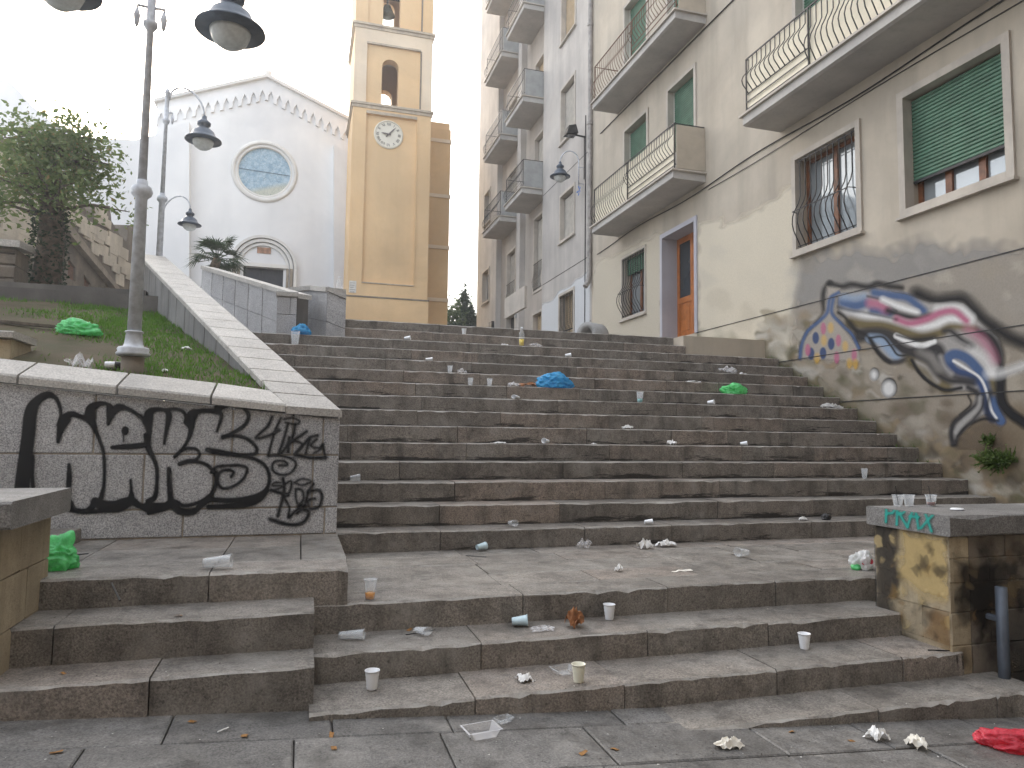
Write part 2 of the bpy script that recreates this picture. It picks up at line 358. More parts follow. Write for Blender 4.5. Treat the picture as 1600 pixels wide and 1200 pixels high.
# ------------------------------------------------------------------ painting on walls (colour attribute on a thin skin of paint)
def cat_rom(pts, sub=6):
    P = [np.array(p, float) for p in pts]; P = [2*P[0]-P[1]]+P+[2*P[-1]-P[-2]]; out = []
    for i in range(1, len(P)-2):
        for j in range(sub):
            t = j/sub; out.append(.5*((2*P[i])+(-P[i-1]+P[i+1])*t+(2*P[i-1]-5*P[i]+4*P[i+1]-P[i+2])*t*t+(-P[i-1]+3*P[i]-3*P[i+1]+P[i+2])*t**3))
    out.append(P[-2]); return np.array(out)
class Paint:
    def __init__(s, fn, u0, u1, v0, v1, nu, nv):
        U, V = np.meshgrid(np.linspace(u0, u1, nu), np.linspace(v0, v1, nv)); s.nu, s.nv = nu, nv
        s.co = np.stack(fn(U.ravel(), V.ravel()), 1); s.x, s.y = proj(s.co)
        s.c = np.zeros((nu*nv, 3)); s.a = np.zeros(nu*nv)
        s.jx = np.array([noise.noise((a*.06, b*.06, 0)) for a, b in zip(s.x, s.y)])
    def over(s, idx, cov, col):
        a0 = s.a[idx]; cov = np.clip(cov, 0, 1); an = cov+a0*(1-cov); safe = np.where(an > 1e-6, an, 1)
        s.c[idx] = (np.array(col[:3])[None]*cov[:, None]+s.c[idx]*(a0*(1-cov))[:, None])/safe[:, None]; s.a[idx] = an
    def stroke(s, pts, wd, col, soft=1.5, op=1.0, smooth=True):
        """pts [(px,py[,width])], distances in photograph pixels on this wall"""
        P = np.array([(p[0], p[1], p[2] if len(p) > 2 else wd) for p in pts], float)
        if smooth and len(P) > 2: P = cat_rom(P)
        m = P[:, 2].max()/2+soft*2
        idx = np.where((s.x > P[:, 0].min()-m) & (s.x < P[:, 0].max()+m) & (s.y > P[:, 1].min()-m) & (s.y < P[:, 1].max()+m))[0]
        if len(idx) == 0: return
        best = np.full(len(idx), 1e9); X = s.x[idx]; Y = s.y[idx]
        for i in range(len(P)-1):
            a, b = P[i], P[i+1]; d = b[:2]-a[:2]; L = max(d.dot(d), 1e-9)
            t = np.clip(((X-a[0])*d[0]+(Y-a[1])*d[1])/L, 0, 1)
            q = np.hypot(X-a[0]-t*d[0], Y-a[1]-t*d[1])-(a[2]+(b[2]-a[2])*t)/2
            best = np.minimum(best, q)
        s.over(idx, op*np.clip(.5-best/(2*soft), 0, 1), col)
    def fill(s, poly, col, soft=2, op=1.0, rough=0.0):
        P = np.array(poly, float); m = soft*2+rough
        idx = np.where((s.x > P[:, 0].min()-m) & (s.x < P[:, 0].max()+m) & (s.y > P[:, 1].min()-m) & (s.y < P[:, 1].max()+m))[0]
        if len(idx) == 0: return
        X = s.x[idx]+s.jx[idx]*rough; Y = s.y[idx]+s.jx[idx]*rough; ins = np.zeros(len(idx), bool); best = np.full(len(idx), 1e9)
        for i in range(len(P)):
            a, b = P[i], P[(i+1) % len(P)]
            with np.errstate(divide='ignore', invalid='ignore'):
                ins ^= ((a[1] > Y) != (b[1] > Y)) & (X < (b[0]-a[0])*(Y-a[1])/((b[1]-a[1]) or 1e-9)+a[0])
            d = b-a; L = max(d.dot(d), 1e-9); t = np.clip(((X-a[0])*d[0]+(Y-a[1])*d[1])/L, 0, 1)
            best = np.minimum(best, np.hypot(X-a[0]-t*d[0], Y-a[1]-t*d[1]))
        sdist = np.where(ins, -best, best); s.over(idx, op*np.clip(.5-sdist/(2*soft), 0, 1), col)
    def ell(s, x, y, rx, ry, col, soft=2, op=1.0, rot=0):
        a = math.radians(rot); s.fill([(x+rx*math.cos(t)*math.cos(a)-ry*math.sin(t)*math.sin(a), y+rx*math.cos(t)*math.sin(a)+ry*math.sin(t)*math.cos(a)) for t in np.linspace(0, 2*math.pi, 25)[:-1]], col, soft, op)
    def build(s, name, mat, parent):
        i = np.arange(s.nu*s.nv).reshape(s.nv, s.nu)
        q = np.stack([i[:-1, :-1].ravel(), i[:-1, 1:].ravel(), i[1:, 1:].ravel(), i[1:, :-1].ravel()], 1)
        q = q[s.a[q].max(1) > .01]; used = np.unique(q); mp = np.full(s.nu*s.nv, -1); mp[used] = np.arange(len(used))
        o_ = np.array(org(parent)); me = bpy.data.meshes.new(name)
        me.from_pydata((s.co[used]-o_).tolist(), [], mp[q].tolist())
        at = me.color_attributes.new('Col', 'FLOAT_COLOR', 'POINT')
        at.data.foreach_set('color', np.concatenate([s.c[used], s.a[used][:, None]], 1).astype(np.float32).ravel())
        me.update(); return link(name, me, mat, parent)

# ================================================================== GROUND, STAIRS
def pave_z(x): return .07-.062*x
YK = lambda k: 6.1+.355*k
ZK = lambda k: .575+.185*k
SWX = lambda y: .30-.3606*(y-5.79)           # right edge of the sloping side wall in plan

pavement = thing('pavement', (0, 2, 0), kind='structure')
mb = MB(); mb.add([(-40, -30, pave_z(-40)-.03), (40, -30, pave_z(40)-.03), (40, 3.9, pave_z(40)-.03), (-40, 3.9, pave_z(-40)-.03)], [(0, 1, 2, 3)])
mb.build('paving_bed', M['core'], pavement)
y = 3.66; row = 0
while y > 1.2:
    d = [.34, .42, .36, .45, .4, .38, .42][row % 7]; x = -3.2+random.uniform(0, .6)
    while x < 5.6:
        L = random.uniform(.5, .95); g = .0035; m = MB(); dz = random.uniform(-.004, .004)
        ring = []
        for (xx, yy) in ((x+g, y-d+g), (x+L-g, y-d+g), (x+L-g, y-g), (x+g, y-g)): ring.append((xx, yy))
        cx, cy = x+L/2, y-d/2; vs = []
        for inset, dzz in ((0, -.03), (0, -.006), (.008, 0)):
            for (xx, yy) in ring:
                vs.append((xx+(cx-xx)*inset/(L/2), yy+(cy-yy)*inset/(d/2), pave_z(xx)+dz+dzz))
        m.add(vs, [(0, 1, 5, 4), (1, 2, 6, 5), (2, 3, 7, 6), (3, 0, 4, 7), (4, 5, 9, 8), (5, 6, 10, 9), (6, 7, 11, 10), (7, 4, 8, 11), (8, 9, 10, 11)])
        m.build('paving_slab', M['pave'], pavement); x += L
    y -= d; row += 1

stairs = thing('staircase', (4, 3.5, 0), kind='structure')
def step_row(x0, x1, y0, y1, z0, z1, mat, parent, lo=.75, hi=1.7, cuts=None, n=8, ch=.011, name='step_block'):
    x = x0; i = 0
    while x < x1-.02:
        if cuts is not None and i < len(cuts): e = cuts[i]
        else: e = x+random.uniform(lo, hi)
        if e > x1-.35: e = x1
        e = min(e, x1)
        g = random.uniform(.002, .0045)
        MB().stone(x+(g if x > x0 else 0), e-(g if e < x1 else 0), y0+random.uniform(-.004, .004), y1, z0, z1+random.uniform(-.002, .002), ch, .004, n+6).build(name, mat, parent)
        x = e; i += 1
# lower flight (joints as in the photograph)
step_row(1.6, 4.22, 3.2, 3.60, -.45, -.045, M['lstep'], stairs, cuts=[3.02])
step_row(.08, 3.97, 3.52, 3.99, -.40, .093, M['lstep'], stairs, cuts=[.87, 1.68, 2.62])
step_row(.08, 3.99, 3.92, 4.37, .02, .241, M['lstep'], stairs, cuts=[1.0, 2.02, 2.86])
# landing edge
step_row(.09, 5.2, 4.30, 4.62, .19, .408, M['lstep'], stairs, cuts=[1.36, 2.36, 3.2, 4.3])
# landing slabs
xs = 0
for ry, (ya, yb) in enumerate([(4.62, 5.0), (5.0, 5.42), (5.42, 5.8), (5.8, 6.16)]):
    x = .28
    while x < 7.84:
        e = min(7.84, x+random.uniform(.6, 1.1)); e = 7.84 if e > 7.5 else e
        MB().stone(x+.004, e-.004, ya+.004, yb-.004, .33, .406+random.uniform(-.003, .003), .006, .002, 2).build('landing_slab', M['lstep'], stairs); x = e
MB().box(.3, 7.84, 4.36, 6.3, -.4, .395).box(.2, 3.9, 3.6, 4.4, -.5, .05).box(.2, 3.9, 4.0, 4.4, -.5, .2).build('landing_core', M['core'], stairs)
# upper flight
core = MB()
for k in range(15):
    xl = SWX(YK(k))-.2 if k < 13 else .56
    xr = 7.85 if k < 13 else 6.25
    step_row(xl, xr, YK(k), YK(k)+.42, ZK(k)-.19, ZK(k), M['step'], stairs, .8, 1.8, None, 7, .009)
    core.box(xl+.02, xr-.01, YK(k)+.03, YK(k)+.5, ZK(k)-.6, ZK(k)-.02)
core.build('stair_core', M['core'], stairs)
terr = thing('terrace', (2, 12, 3.1), kind='structure')
m = MB(); ty0 = YK(14)+.41; z0 = ZK(14)-.004
m.add([(.5, ty0, z0), (6.3, ty0, z0), (8.6, ty0+4, z0+.18), (8.6, 140, z0+5.8), (-40, 140, z0+5.8), (-40, 16, z0+.6), (-2.6, 16, z0+.3), (-.2, ty0+1.2, z0+.06)], [(0, 1, 2, 3, 4, 5, 6, 7)])
m.build('terrace_paving', M['terrace'], terr)

# left steps and left landing
lst = thing('side_steps', (-1, 3.7, 0), kind='structure')
step_row(-3.2, .10, 3.64, 4.05, -.2, .27, M['lstep'], lst, cuts=[-1.6, -.62])
step_row(-3.2, .10, 3.95, 4.40, .1, .455, M['lstep'], lst, cuts=[-1.1])
step_row(-3.2, .29, 4.30, 4.66, .30, .612, M['lstep'], lst, cuts=[-1.5, -.46, .03])
MB().stone(.03, .30, 4.66, 5.84, .3, .611, .012, .005, 3).build('step_block', M['lstep'], lst)
x = -3.2
for e in (-2.2, -1.25, -.45, .026):
    MB().stone(x+.004, e-.004, 4.664, 5.25, .45, .608, .006, .003, 3).build('landing_slab', M['lstep'], lst)
    MB().stone(x+.004, e-.004, 5.258, 5.84, .45, .606, .006, .003, 3).build('landing_slab', M['lstep'], lst); x = e
MB().stone(-3.2, -1.48, 5.36, 5.80, .55, .70, .012, .004, 4).build('step_block', M['lstep'], lst)
MB().box(-3.2, .29, 4.4, 5.8, -.2, .5).box(-3.2, .05, 3.7, 4.4, -.3, .15).build('stair_core', M['core'], lst)

# ================================================================== GRANITE WALLS
# planter wall with the black graffiti
pw = thing('planter_wall', (-1.2, 5.85, .6), 'speckled grey granite planter wall sprayed with big black bubble lettering', 'wall')
WY = 5.82
ztop = lambda x: 1.525+(.287-x)*.088
MB().add([(-5, WY+.010, .3), (.29, WY+.010, .3), (.29, WY+.010, ztop(.29)-.03), (-5, WY+.010, ztop(-5)-.03),
          (-5, WY+.3, .3), (.29, WY+.3, .3), (.29, WY+.3, ztop(.29)-.03), (-5, WY+.3, ztop(-5)-.03)],
         [(0, 1, 2, 3), (4, 7, 6, 5), (0, 4, 5, 1), (1, 5, 6, 2), (2, 6, 7, 3), (3, 7, 4, 0)]).build('wall_core', M['mortar'], pw)
def wblock(x0, x1, za0, za1, zb0, zb1, parent, y0=WY, y1=WY+.06, mat='wallgran', name='granite_block'):
    g = .006; c = .006; vs = []
    for (yy, ins) in ((y1, 0), (y0+c, 0), (y0, c)):
        vs += [(x0+g+ins, yy, za0+g+ins), (x1-g-ins, yy, za1+g+ins), (x1-g-ins, yy, zb1-g-ins), (x0+g+ins, yy, zb0-g-ins)]
    fs = [(8, 9, 10, 11)]
    for b in (0, 4):
        for i in range(4):
            j = (i+1) % 4; fs.append((b+i, b+j, b+4+j, b+4+i))
    return MB().add(vs, fs).build(name, M[mat], parent)
for a, b in zip([-5, -3.2, -2.3, -1.44, -.50, -.06, .17], [-3.2, -2.3, -1.44, -.50, -.06, .17, .30]):
    wblock(a, b, 1.225, 1.225, ztop(a)-.008, ztop(b)-.008, pw)
for a, b in zip([-5, -3.4, -2.6, -1.10, -.62, .30-.20], [-3.4, -2.6, -1.10, -.62, .30-.20, .30]): wblock(a, b, .82, .82, 1.225, 1.225, pw)
for a, b in zip([-5, -3, -1.9, -.82, .2], [-3, -1.9, -.82, .2, .30]): wblock(a, b, .61, .61, .82, .82, pw)
# coping
cz = lambda x: 1.581+(.30-x)*.088
for a, b in zip([-5, -3.4, -2.75, -2.3, -1.93, -1.30, -.66], [-3.4, -2.75, -2.3, -1.93, -1.30, -.66, -.115]):
    g = .008; y0, y1 = WY-.035, WY+.33+(0 if b < 0 else -.02)
    vs = []
    for (xx) in (a+g, b-g):
        xb = xx-(.135 if xx > -.2 else 0)
        vs += [(xx, y0, cz(xx)-.06), (xb, y1, cz(xx)-.06), (xb, y1, cz(xx)+.125), (xx, y0+.012, cz(xx)+.004), (xx, y0, cz(xx)-.012)]
    MB().add(vs, [(0, 1, 2, 3, 4), (9, 8, 7, 6, 5)]+[(i, i+5, (i+1) % 5+5, (i+1) % 5) for i in range(5)]).build('coping_slab', M['coping'], pw)

# sloping side wall
sw = thing('side_wall', (-1, 9, 2), 'sloping granite side wall with pale slab coping climbing beside the stairs', 'wall')
A0 = Vector((.30, 5.785, 1.581)); A1 = Vector((-2.30, 13.0, 4.36)); L0 = Vector((-.40, .0, .02))
def sw_pt(t, off, dz=0): p = A0.lerp(A1, t)+L0*off; return (p.x, p.y, p.z+dz)
nsl = 19; ts = [0, .045]+[.045+(1-.045)*((i+1)/(nsl-1))**1.08 for i in range(nsl-1)]
for i in range(len(ts)-1):
    a, b = ts[i]+.0008*(1-ts[i])+.0006, ts[i+1]-.0008*(1-ts[i])-.0006; vs = []
    for t in (a, b):
        for off, dz in ((-.03, -.06), (1.03, -.06), (1.03, -.008), (1.0, 0), (0, 0), (-.03, -.012)): vs.append(sw_pt(t, off, dz))
    MB().add(vs, [(0, 1, 2, 3, 4, 5), (11, 10, 9, 8, 7, 6)]+[(k, k+6, (k+1) % 6+6, (k+1) % 6) for k in range(6)]).build('coping_slab', M['coping'], sw)
# wall panels under coping: left (planter) side, each panel its own piece, and solid core
vs = []
for t in (0.022, 1):
    for off in (.06, .94):
        vs.append(sw_pt(t, off, -.058)); q = sw_pt(t, off); vs.append((q[0], q[1], .4 if t < .5 else 2.6))
MB().add(vs, [(0, 1, 5, 4), (2, 6, 7, 3), (0, 4, 6, 2), (0, 2, 3, 1), (4, 5, 7, 6), (1, 3, 7, 5)]).build('wall_core', M['concrete'], sw)
for i in range(14):
    a, b = .03+i*.069, .03+(i+1)*.069-.004; vs = []
    for off in (.95, .985):
        for t in (a, b):
            p = sw_pt(t, off, -.065); vs += [p, (p[0], p[1], p[2]-.85)]
    MB().add(vs, [(0, 1, 3, 2), (4, 6, 7, 5), (0, 2, 6, 4), (1, 5, 7, 3), (0, 4, 5, 1), (2, 3, 7, 6)]).build('wall_panel', M['panel'], sw)
# right-hand return block at the front end
MB().box(-.1, .296, 5.86, 6.02, .4, 1.53).build('end_block', M['wallgran'], sw)

# stone pier with the teal tag
pr = thing('stone_pier', (4.2, 3.8, 0), 'yellow limestone pier with dark granite cap tagged in teal paint', 'pier')
cuts = [-.30, -.06, .13, .33, .51, .66, .80]
for i in range(len(cuts)-1):
    za, zb = cuts[i], cuts[i+1]; off = (i % 2)*.14
    # left face blocks along y
    ys = [3.53, 3.53+.22+off*1.4, 4.13]; ys = sorted(set([v for v in ys if v < 4.12]+[4.13]))
    for a, b in zip(ys[:-1], ys[1:]):
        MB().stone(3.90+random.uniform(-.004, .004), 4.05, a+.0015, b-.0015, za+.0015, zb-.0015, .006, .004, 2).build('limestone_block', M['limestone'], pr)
    xs = [4.055, 4.055+.16+off, 4.6+off, 5.3+off, 6.1, 7.8]
    for j, (a, b) in enumerate(zip(xs[:-1], xs[1:])):
        MB().stone(a+.0015, b-.0015, 3.53+random.uniform(-.004, .004), 3.75, za+.0015, zb-.0015, .006, .004, 2).build('limestone_block', M['limestone_dk'], pr)  # darker stone on the front face: its shade is put into the colour
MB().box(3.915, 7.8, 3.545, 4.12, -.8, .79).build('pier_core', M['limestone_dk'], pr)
cap = MB().stone(3.865, 5.1, 3.49, 4.17, .802, .930, .012, .004, 6).build('cap_slab', M['capgran'], pr)
MB().stone(5.106, 7.8, 3.49, 4.17, .802, .928, .012, .004, 6).build('cap_slab', M['capgran'], pr)
# teal tag on the cap's side
p = Paint(lambda u, v: (np.full_like(u, 3.858), u, v), 3.5, 4.16, .806, .926, 200, 50)
T = lambda a, b: (1350+a*.10625, 760+b*.10625); teal = lin(40, 150, 140)
for s_ in [[(330, 285), (320, 520)], [(250, 290), (420, 295), (450, 345), (420, 390), (330, 400)], [(490, 290), (480, 560)], [(480, 295), (590, 305), (610, 350), (570, 395), (490, 400)], [(520, 400), (640, 600)],
           [(640, 580), (700, 400), (750, 300), (800, 620)], [(670, 440), (800, 450)], [(880, 330), (990, 660)], [(1050, 380), (950, 480), (840, 610)]]:
    p.stroke([T(*q) for q in s_], 4.6, teal, 1.3, .85, False)
p.build('teal_tag', M['spray'], pr)

# soot and lichen stains on the pier
p = Paint(lambda u, v: (np.full_like(u, 3.887), u, v), 3.535, 4.128, .1, .798, 130, 140); rb = random.Random(4)
p.fill([(1366, 812), (1402, 822), (1398, 880), (1410, 900), (1392, 935), (1404, 990), (1430, 1000), (1400, 1010), (1366, 960)], lin(58, 54, 50), 5, .8, 9)
p.fill([(1408, 828), (1478, 842), (1482, 940), (1440, 930), (1406, 900)], lin(196, 172, 118), 8, .6, 12)
p.fill([(1440, 990), (1490, 1020), (1488, 960), (1460, 950)], lin(120, 86, 42), 7, .5, 10)
for _ in range(60):
    a = rb.uniform(1368, 1488); b = rb.uniform(825, 1020); r_ = rb.uniform(1.5, 9)
    p.fill([(a+r_*rb.uniform(.4, 1.3)*math.cos(t), b+r_*rb.uniform(.6, 1.9)*math.sin(t)) for t in np.linspace(0, 6.28, 11)[:-1]], rb.choice([lin(70, 60, 46), lin(60, 56, 50), lin(186, 166, 122), lin(130, 104, 62)]), rb.uniform(1, 4), rb.uniform(.25, .65), 5)
p.build('soot_stain', M['patchpaint'], pr)
p = Paint(lambda u, v: (u, np.full_like(u, 3.517), v), 3.91, 4.6, -.2, .798, 130, 160)
p.fill([(1500, 880), (1560, 885), (1564, 940), (1545, 960), (1535, 1000), (1520, 950), (1502, 935)], lin(34, 30, 27), 6, .85, 10)
for _ in range(50):
    a = rb.uniform(1490, 1600); b = rb.uniform(845, 1060); r_ = rb.uniform(3, 14)
    p.fill([(a+r_*rb.uniform(.4, 1.3)*math.cos(t), b+r_*rb.uniform(.6, 1.9)*math.sin(t)) for t in np.linspace(0, 6.28, 11)[:-1]], rb.choice([lin(60, 54, 46), lin(44, 40, 38), lin(128, 112, 84), lin(110, 88, 60)]), rb.uniform(2, 5), rb.uniform(.25, .6), 5)
p.build('soot_stain', M['patchpaint'], pr)

# left pedestal
pe = thing('stone_pedestal', (-1.6, 4.2, .2), 'squat limestone pedestal with grey granite cap beside the side steps', 'pedestal')
MB().stone(-3.4, -1.20, 3.62, 4.47, .95, 1.075, .012, .004, 5).build('cap_slab', M['capgran'], pe)
for za, zb, o_ in ((.2, .46, .0), (.46, .71, .16), (.71, .945, .05)):
    for a, b in ((3.66, 3.95+o_), (3.95+o_, 4.42)):
        MB().stone(-3.3, -1.275, a+.003, b-.003, za+.003, zb-.003, .012, .006, 2).build('limestone_block', M['limestone'], pe)
MB().box(-3.3, -1.32, 3.7, 4.4, -.1, .94).build('pedestal_core', M['core'], pe)

# walls at the top left of the stairs
def wallrun(name, P0, P1, zb, z0, z1, th, label, nb, cope=.07, mat='wallgran', cats='wall', side=1):
    t_ = thing(name, (P0[0], P0[1], zb), label, cats); a = Vector((P0[0], P0[1], 0)); b = Vector((P1[0], P1[1], 0)); d = (b-a).normalized(); nrm = Vector((-d.y, d.x, 0))*side
    def prism(t0, t1, o0, o1, lo, hi, nm, mt):
        vs = []
        for t in (t0, t1):
            p = a.lerp(b, t); zt = z0+(z1-z0)*t
            for o_ in (o0, o1):
                q = p+nrm*o_; vs += [(q.x, q.y, lo if isinstance(lo, float) else zt+lo[0]), (q.x, q.y, zt+hi)]
        MB().add(vs, [(0, 2, 3, 1), (4, 5, 7, 6), (0, 1, 5, 4), (2, 6, 7, 3), (1, 3, 7, 5), (0, 4, 6, 2)]).build(nm, M[mt], t_)
    prism(0, 1, .02, th-.02, float(zb), -cope-.002, 'wall_core', 'concrete')
    for i in range(nb):
        e = .0035
        prism(i/nb+e, (i+1)/nb-e, -.005, .05, (-cope-.44,), -cope-.004, 'granite_block', mat)
        prism(i/nb+e, (i+1)/nb-e, -.002, .05, (-cope-1.3,), -cope-.447, 'granite_block', mat)
        prism(i/nb+.001, (i+1)/nb-.001, -.03, th+.03, (-cope,), 0.0, 'coping_slab', 'coping')
    return t_
a = ony(462, 458, 10.62); b = ony(316, 415, 14.5)
rwl = wallrun('ramp_wall', (a[0], a[1]), (b[0], b[1]), 2.6, a[2], b[2], .22, 'grey granite ramp wall with sloping coping below the palm', 7, side=-1)
e0, e1 = float(ony(433, 480, 10.57)[0]), float(a[0])+.02
MB().stone(e0, e1-.09, 10.565, 10.80, 3.10, a[2]-.075, .006, .002, 1).build('granite_block', M['wallgran'], rwl); MB().stone(e1-.085, e1, 10.565, 10.80, 3.10, a[2]-.075, .006, .002, 1).build('granite_block', M['wallgran'], rwl)
MB().stone(e0, e1, 10.565, 10.80, 2.70, 3.095, .006, .002, 1).build('granite_block', M['wallgran'], rwl); MB().stone(e0-.02, e1+.02, 10.54, 10.82, a[2]-.07, a[2]+.004, .008, .002, 1).build('coping_slab', M['coping'], rwl)
a = ony(512, 448, 10.62); b = ony(541, 460, 10.62)
wb = wallrun('corner_wall', (a[0], a[1]), (b[0], b[1]), 2.6, a[2], b[2], .25, 'short granite corner wall beside the foot of the ochre tower', 1, side=1)
c = ony(487, 447, 11.5)
wallrun('return_wall', (c[0], c[1]), (a[0], a[1]+.03), 2.6, c[2]+.0, a[2], .25, 'short granite return wall joining the corner wall at the stair head', 2, side=1)
c2 = ony(430, 452, 12.2)
wallrun('recess_wall', (c2[0], c2[1]), (c[0], c[1]), 2.6, c2[2], c[2]+.005, .2, 'shadowed low granite wall between ramp wall and return wall', 2, side=1)

# back wall of the planter and the garden above
bw = tag(MB().box(-9, -1.95, 11.2, 11.45, 1.8, 3.36).box(-9, -2.35, 11.9, 12.1, 2.5, 3.56).build('retaining_wall', M['concrete'], None, loc=(-3, 11.2, 1.8)), 'dark stained concrete retaining wall behind the sloping lawn', 'wall')
garden = MB(); garden.add([(-12, 11.4, 3.32), (-2.1, 11.4, 3.32), (-2.75, 13.2, 3.4), (-2.75, 16.5, 3.45), (-12, 16.5, 3.6)], [(0, 1, 2, 3, 4)])
tag(garden.build('upper_garden', M['soil']), kind='structure')
# sloping lawn
def lawn_z(x, y): return 1.66+(.3-x)*.05+(y-6.1)*.262
m = MB(); nx, ny = 40, 40; vs = []
for j in range(ny+1):
    yy = 6.05+(11.25-6.05)*j/ny
    for i in range(nx+1):
        xx = -6+(SWX(yy)-.36+6)*i/nx; vs.append((xx, yy, lawn_z(xx, yy)+.03*noise.noise((xx*2, yy*2, 1))))
m.add(vs, [(j*(nx+1)+i, j*(nx+1)+i+1, (j+1)*(nx+1)+i+1, (j+1)*(nx+1)+i) for j in range(ny) for i in range(nx)])
tag(m.build('lawn_soil', M['soil'], None, True), kind='structure')
m = MB()
for _ in range(42000):
    yy = random.uniform(6.15, 11.2); xx = random.uniform(-4.8, SWX(yy)-.40)
    pr_ = noise.noise((xx*1.1, yy*1.1, 5))*.9+max(-.1, min(.75, (xx-SWX(yy)+1.75)*1.2))+(yy-8.6)*.09
    if random.random() > -.02+pr_: continue
    z = lawn_z(xx, yy)+.03*noise.noise((xx*2, yy*2, 1))-.004; h = random.uniform(.02, .06)*(1.6 if random.random() < .06 else 1); a_ = random.uniform(0, 6.28); wd = .006
    lx, ly = random.uniform(-.025, .025), random.uniform(-.025, .025)
    m.add([(xx-wd*math.cos(a_), yy-wd*math.sin(a_), z), (xx+wd*math.cos(a_), yy+wd*math.sin(a_), z), (xx+lx, yy+ly, z+h)], [(0, 1, 2)])
me = bpy.data.meshes.new('grass'); me.from_pydata(m.v, [], m.f); tag(link('grass', me, M['grass']), 'short patchy green grass growing on the sloping lawn', 'grass', kind='stuff')
def onlawn(px, py):
    d_ = ray(px, py); lo, hi = 1.0, 30.0
    f_ = lambda t: (lambda q: q[2]-lawn_z(q[0], q[1]))(CAM+d_*t/abs(d_[1]))
    for _ in range(60):
        md = (lo+hi)/2
        if f_(lo)*f_(md) <= 0: hi = md
        else: lo = md
    return CAM+d_*lo/abs(d_[1])
# low kerb pier at the lawn's left
m = thing('kerb_pier', (-2.6, 6.6, 1.7), 'low granite kerb block with pale cap at the lawn edge', 'kerb')
q = ony(32, 521, 6.9)
MB().stone(-4.5, q[0], 6.75, 7.3, q[2]-.06, q[2], .01, .003, 4).build('cap_slab', M['coping'], m)
MB().stone(-4.5, q[0]-.03, 6.8, 7.25, 1.5, q[2]-.062, .01, .003, 2).build('kerb_block', M['limestone'], m)

# ================================================================== APARTMENT BUILDINGS
XF = 7.85
fx = lambda u, v, w_: (XF+w_, u, v)
near = thing('apartment_building', (8.2, 12, 0), 'beige apartment block with green roller shutters and a mural beside the stairs', 'building')
far_ = thing('apartment_building', (8.2, 25, 3), 'tall grey apartment block with stacked balconies beyond the downpipe', 'building')
# openings (y0,y1,z0,z1)
OP = dict(big=(6.14, 7.59, 4.56, 6.13), bar2=(8.47, 9.83, 4.56, 6.10), door=(13.05, 14.44, 3.615, 6.00), bar1=(15.33, 16.60, 4.47, 6.02))
FR = [(13.02, 14.14), (15.20, 16.43), (8.55, 9.75), (5.0, 6.3)]
for i, (a, b) in enumerate(FR):
    OP['f1_%d' % i] = (a, b, 6.90, 9.36); OP['f2_%d' % i] = (a, b, 10.28, 12.72)
plate('wall', rect(-4, 18.62, -2.5, 17.5), [rect(*OP[k]) for k in OP], fx, M['plaster_beige'], near, .42)
MB().box(XF+.43, XF+9, -4, 18.62, -2.5, 17.4).build('building_body', M['interior'], near)
def surround(par, y0, y1, z0, z1, wd=.09, proud=.035, mat='frame_stone', sill=True, bottom=True, name='window', xf=XF):
    o_ = MB(); x0, x1 = xf-proud, xf+.12
    o_.box(x0, x1, y0-wd, y0+.004, z0-(wd if bottom else 0), z1+wd); o_.box(x0, x1, y1-.004, y1+wd, z0-(wd if bottom else 0), z1+wd)
    o_.box(x0-.002, x1-.002, y0+.003, y1-.003, z1-.004, z1+wd-.002)
    if bottom: o_.box(x0-.002, x1-.002, y0+.003, y1-.003, z0-wd+.002, z0+.004)
    f = o_.build(name, M[mat], par)
    if sill: MB().box(x0-.05, x1, y0-wd-.03, y1+wd+.03, z0-wd-.035, z0-wd).build('sill', M['frame_stone'], f)
    return f
def slats(f, y0, y1, zlo, zhi, x, pitch=.052, mat='shutter', each=True):
    n = int((zhi-zlo)/pitch); tpl = None; g = MB()
    for i in range(n):
        z = zlo+i*pitch; vs = []
        for yy in (y0, y1): vs += [(x, yy, z+.004), (x-.012, yy, z+pitch*.3), (x-.012, yy, z+pitch*.72), (x, yy, z+pitch*.97), (x+.012, yy, z+pitch*.97), (x+.012, yy, z+.004)]
        fs = [(0, 1, 2, 3, 4, 5), (11, 10, 9, 8, 7, 6)]+[(k, k+6, (k+1) % 6+6, (k+1) % 6) for k in range(6)]
        if each: 
            if tpl is None:
                tpl = MB().add(vs, fs).build('slat', M[mat], f); bz = z
            else:
                c = tpl.copy(); COL.objects.link(c); c.location = tpl.location+Vector((0, 0, z-bz)); c.parent = f
        else: g.add(vs, fs)
    if not each: g.build('shutter', M[mat], f)
    return zlo
def sash(f, y0, y1, z0, z1, x, n=2, mat='wood', glass='glass', wd=.07):
    m_ = MB(); m_.box(x, x+.06, y0, y0+wd, z0, z1); m_.box(x, x+.06, y1-wd, y1, z0, z1); m_.box(x, x+.06, y0+wd, y1-wd, z0, z0+wd*1.3); m_.box(x, x+.06, y0+wd, y1-wd, z1-wd, z1)
    for i in range(1, n): c = y0+(y1-y0)*i/n; m_.box(x-.006, x+.055, c-wd*.7, c+wd*.7, z0+wd*1.3, z1-wd)
    m_.build('sash', M[mat], f)
    for i in range(n):
        a_ = y0+(y1-y0)*i/n+wd*.6; b_ = y0+(y1-y0)*(i+1)/n-wd*.6
        MB().add([(x+.03, a_, z0+wd), (x+.03, b_, z0+wd), (x+.034, b_, z1-wd*.7), (x+.034, a_, z1-wd*.7)], [(0, 1, 2, 3)]).build('pane', M[glass], f)
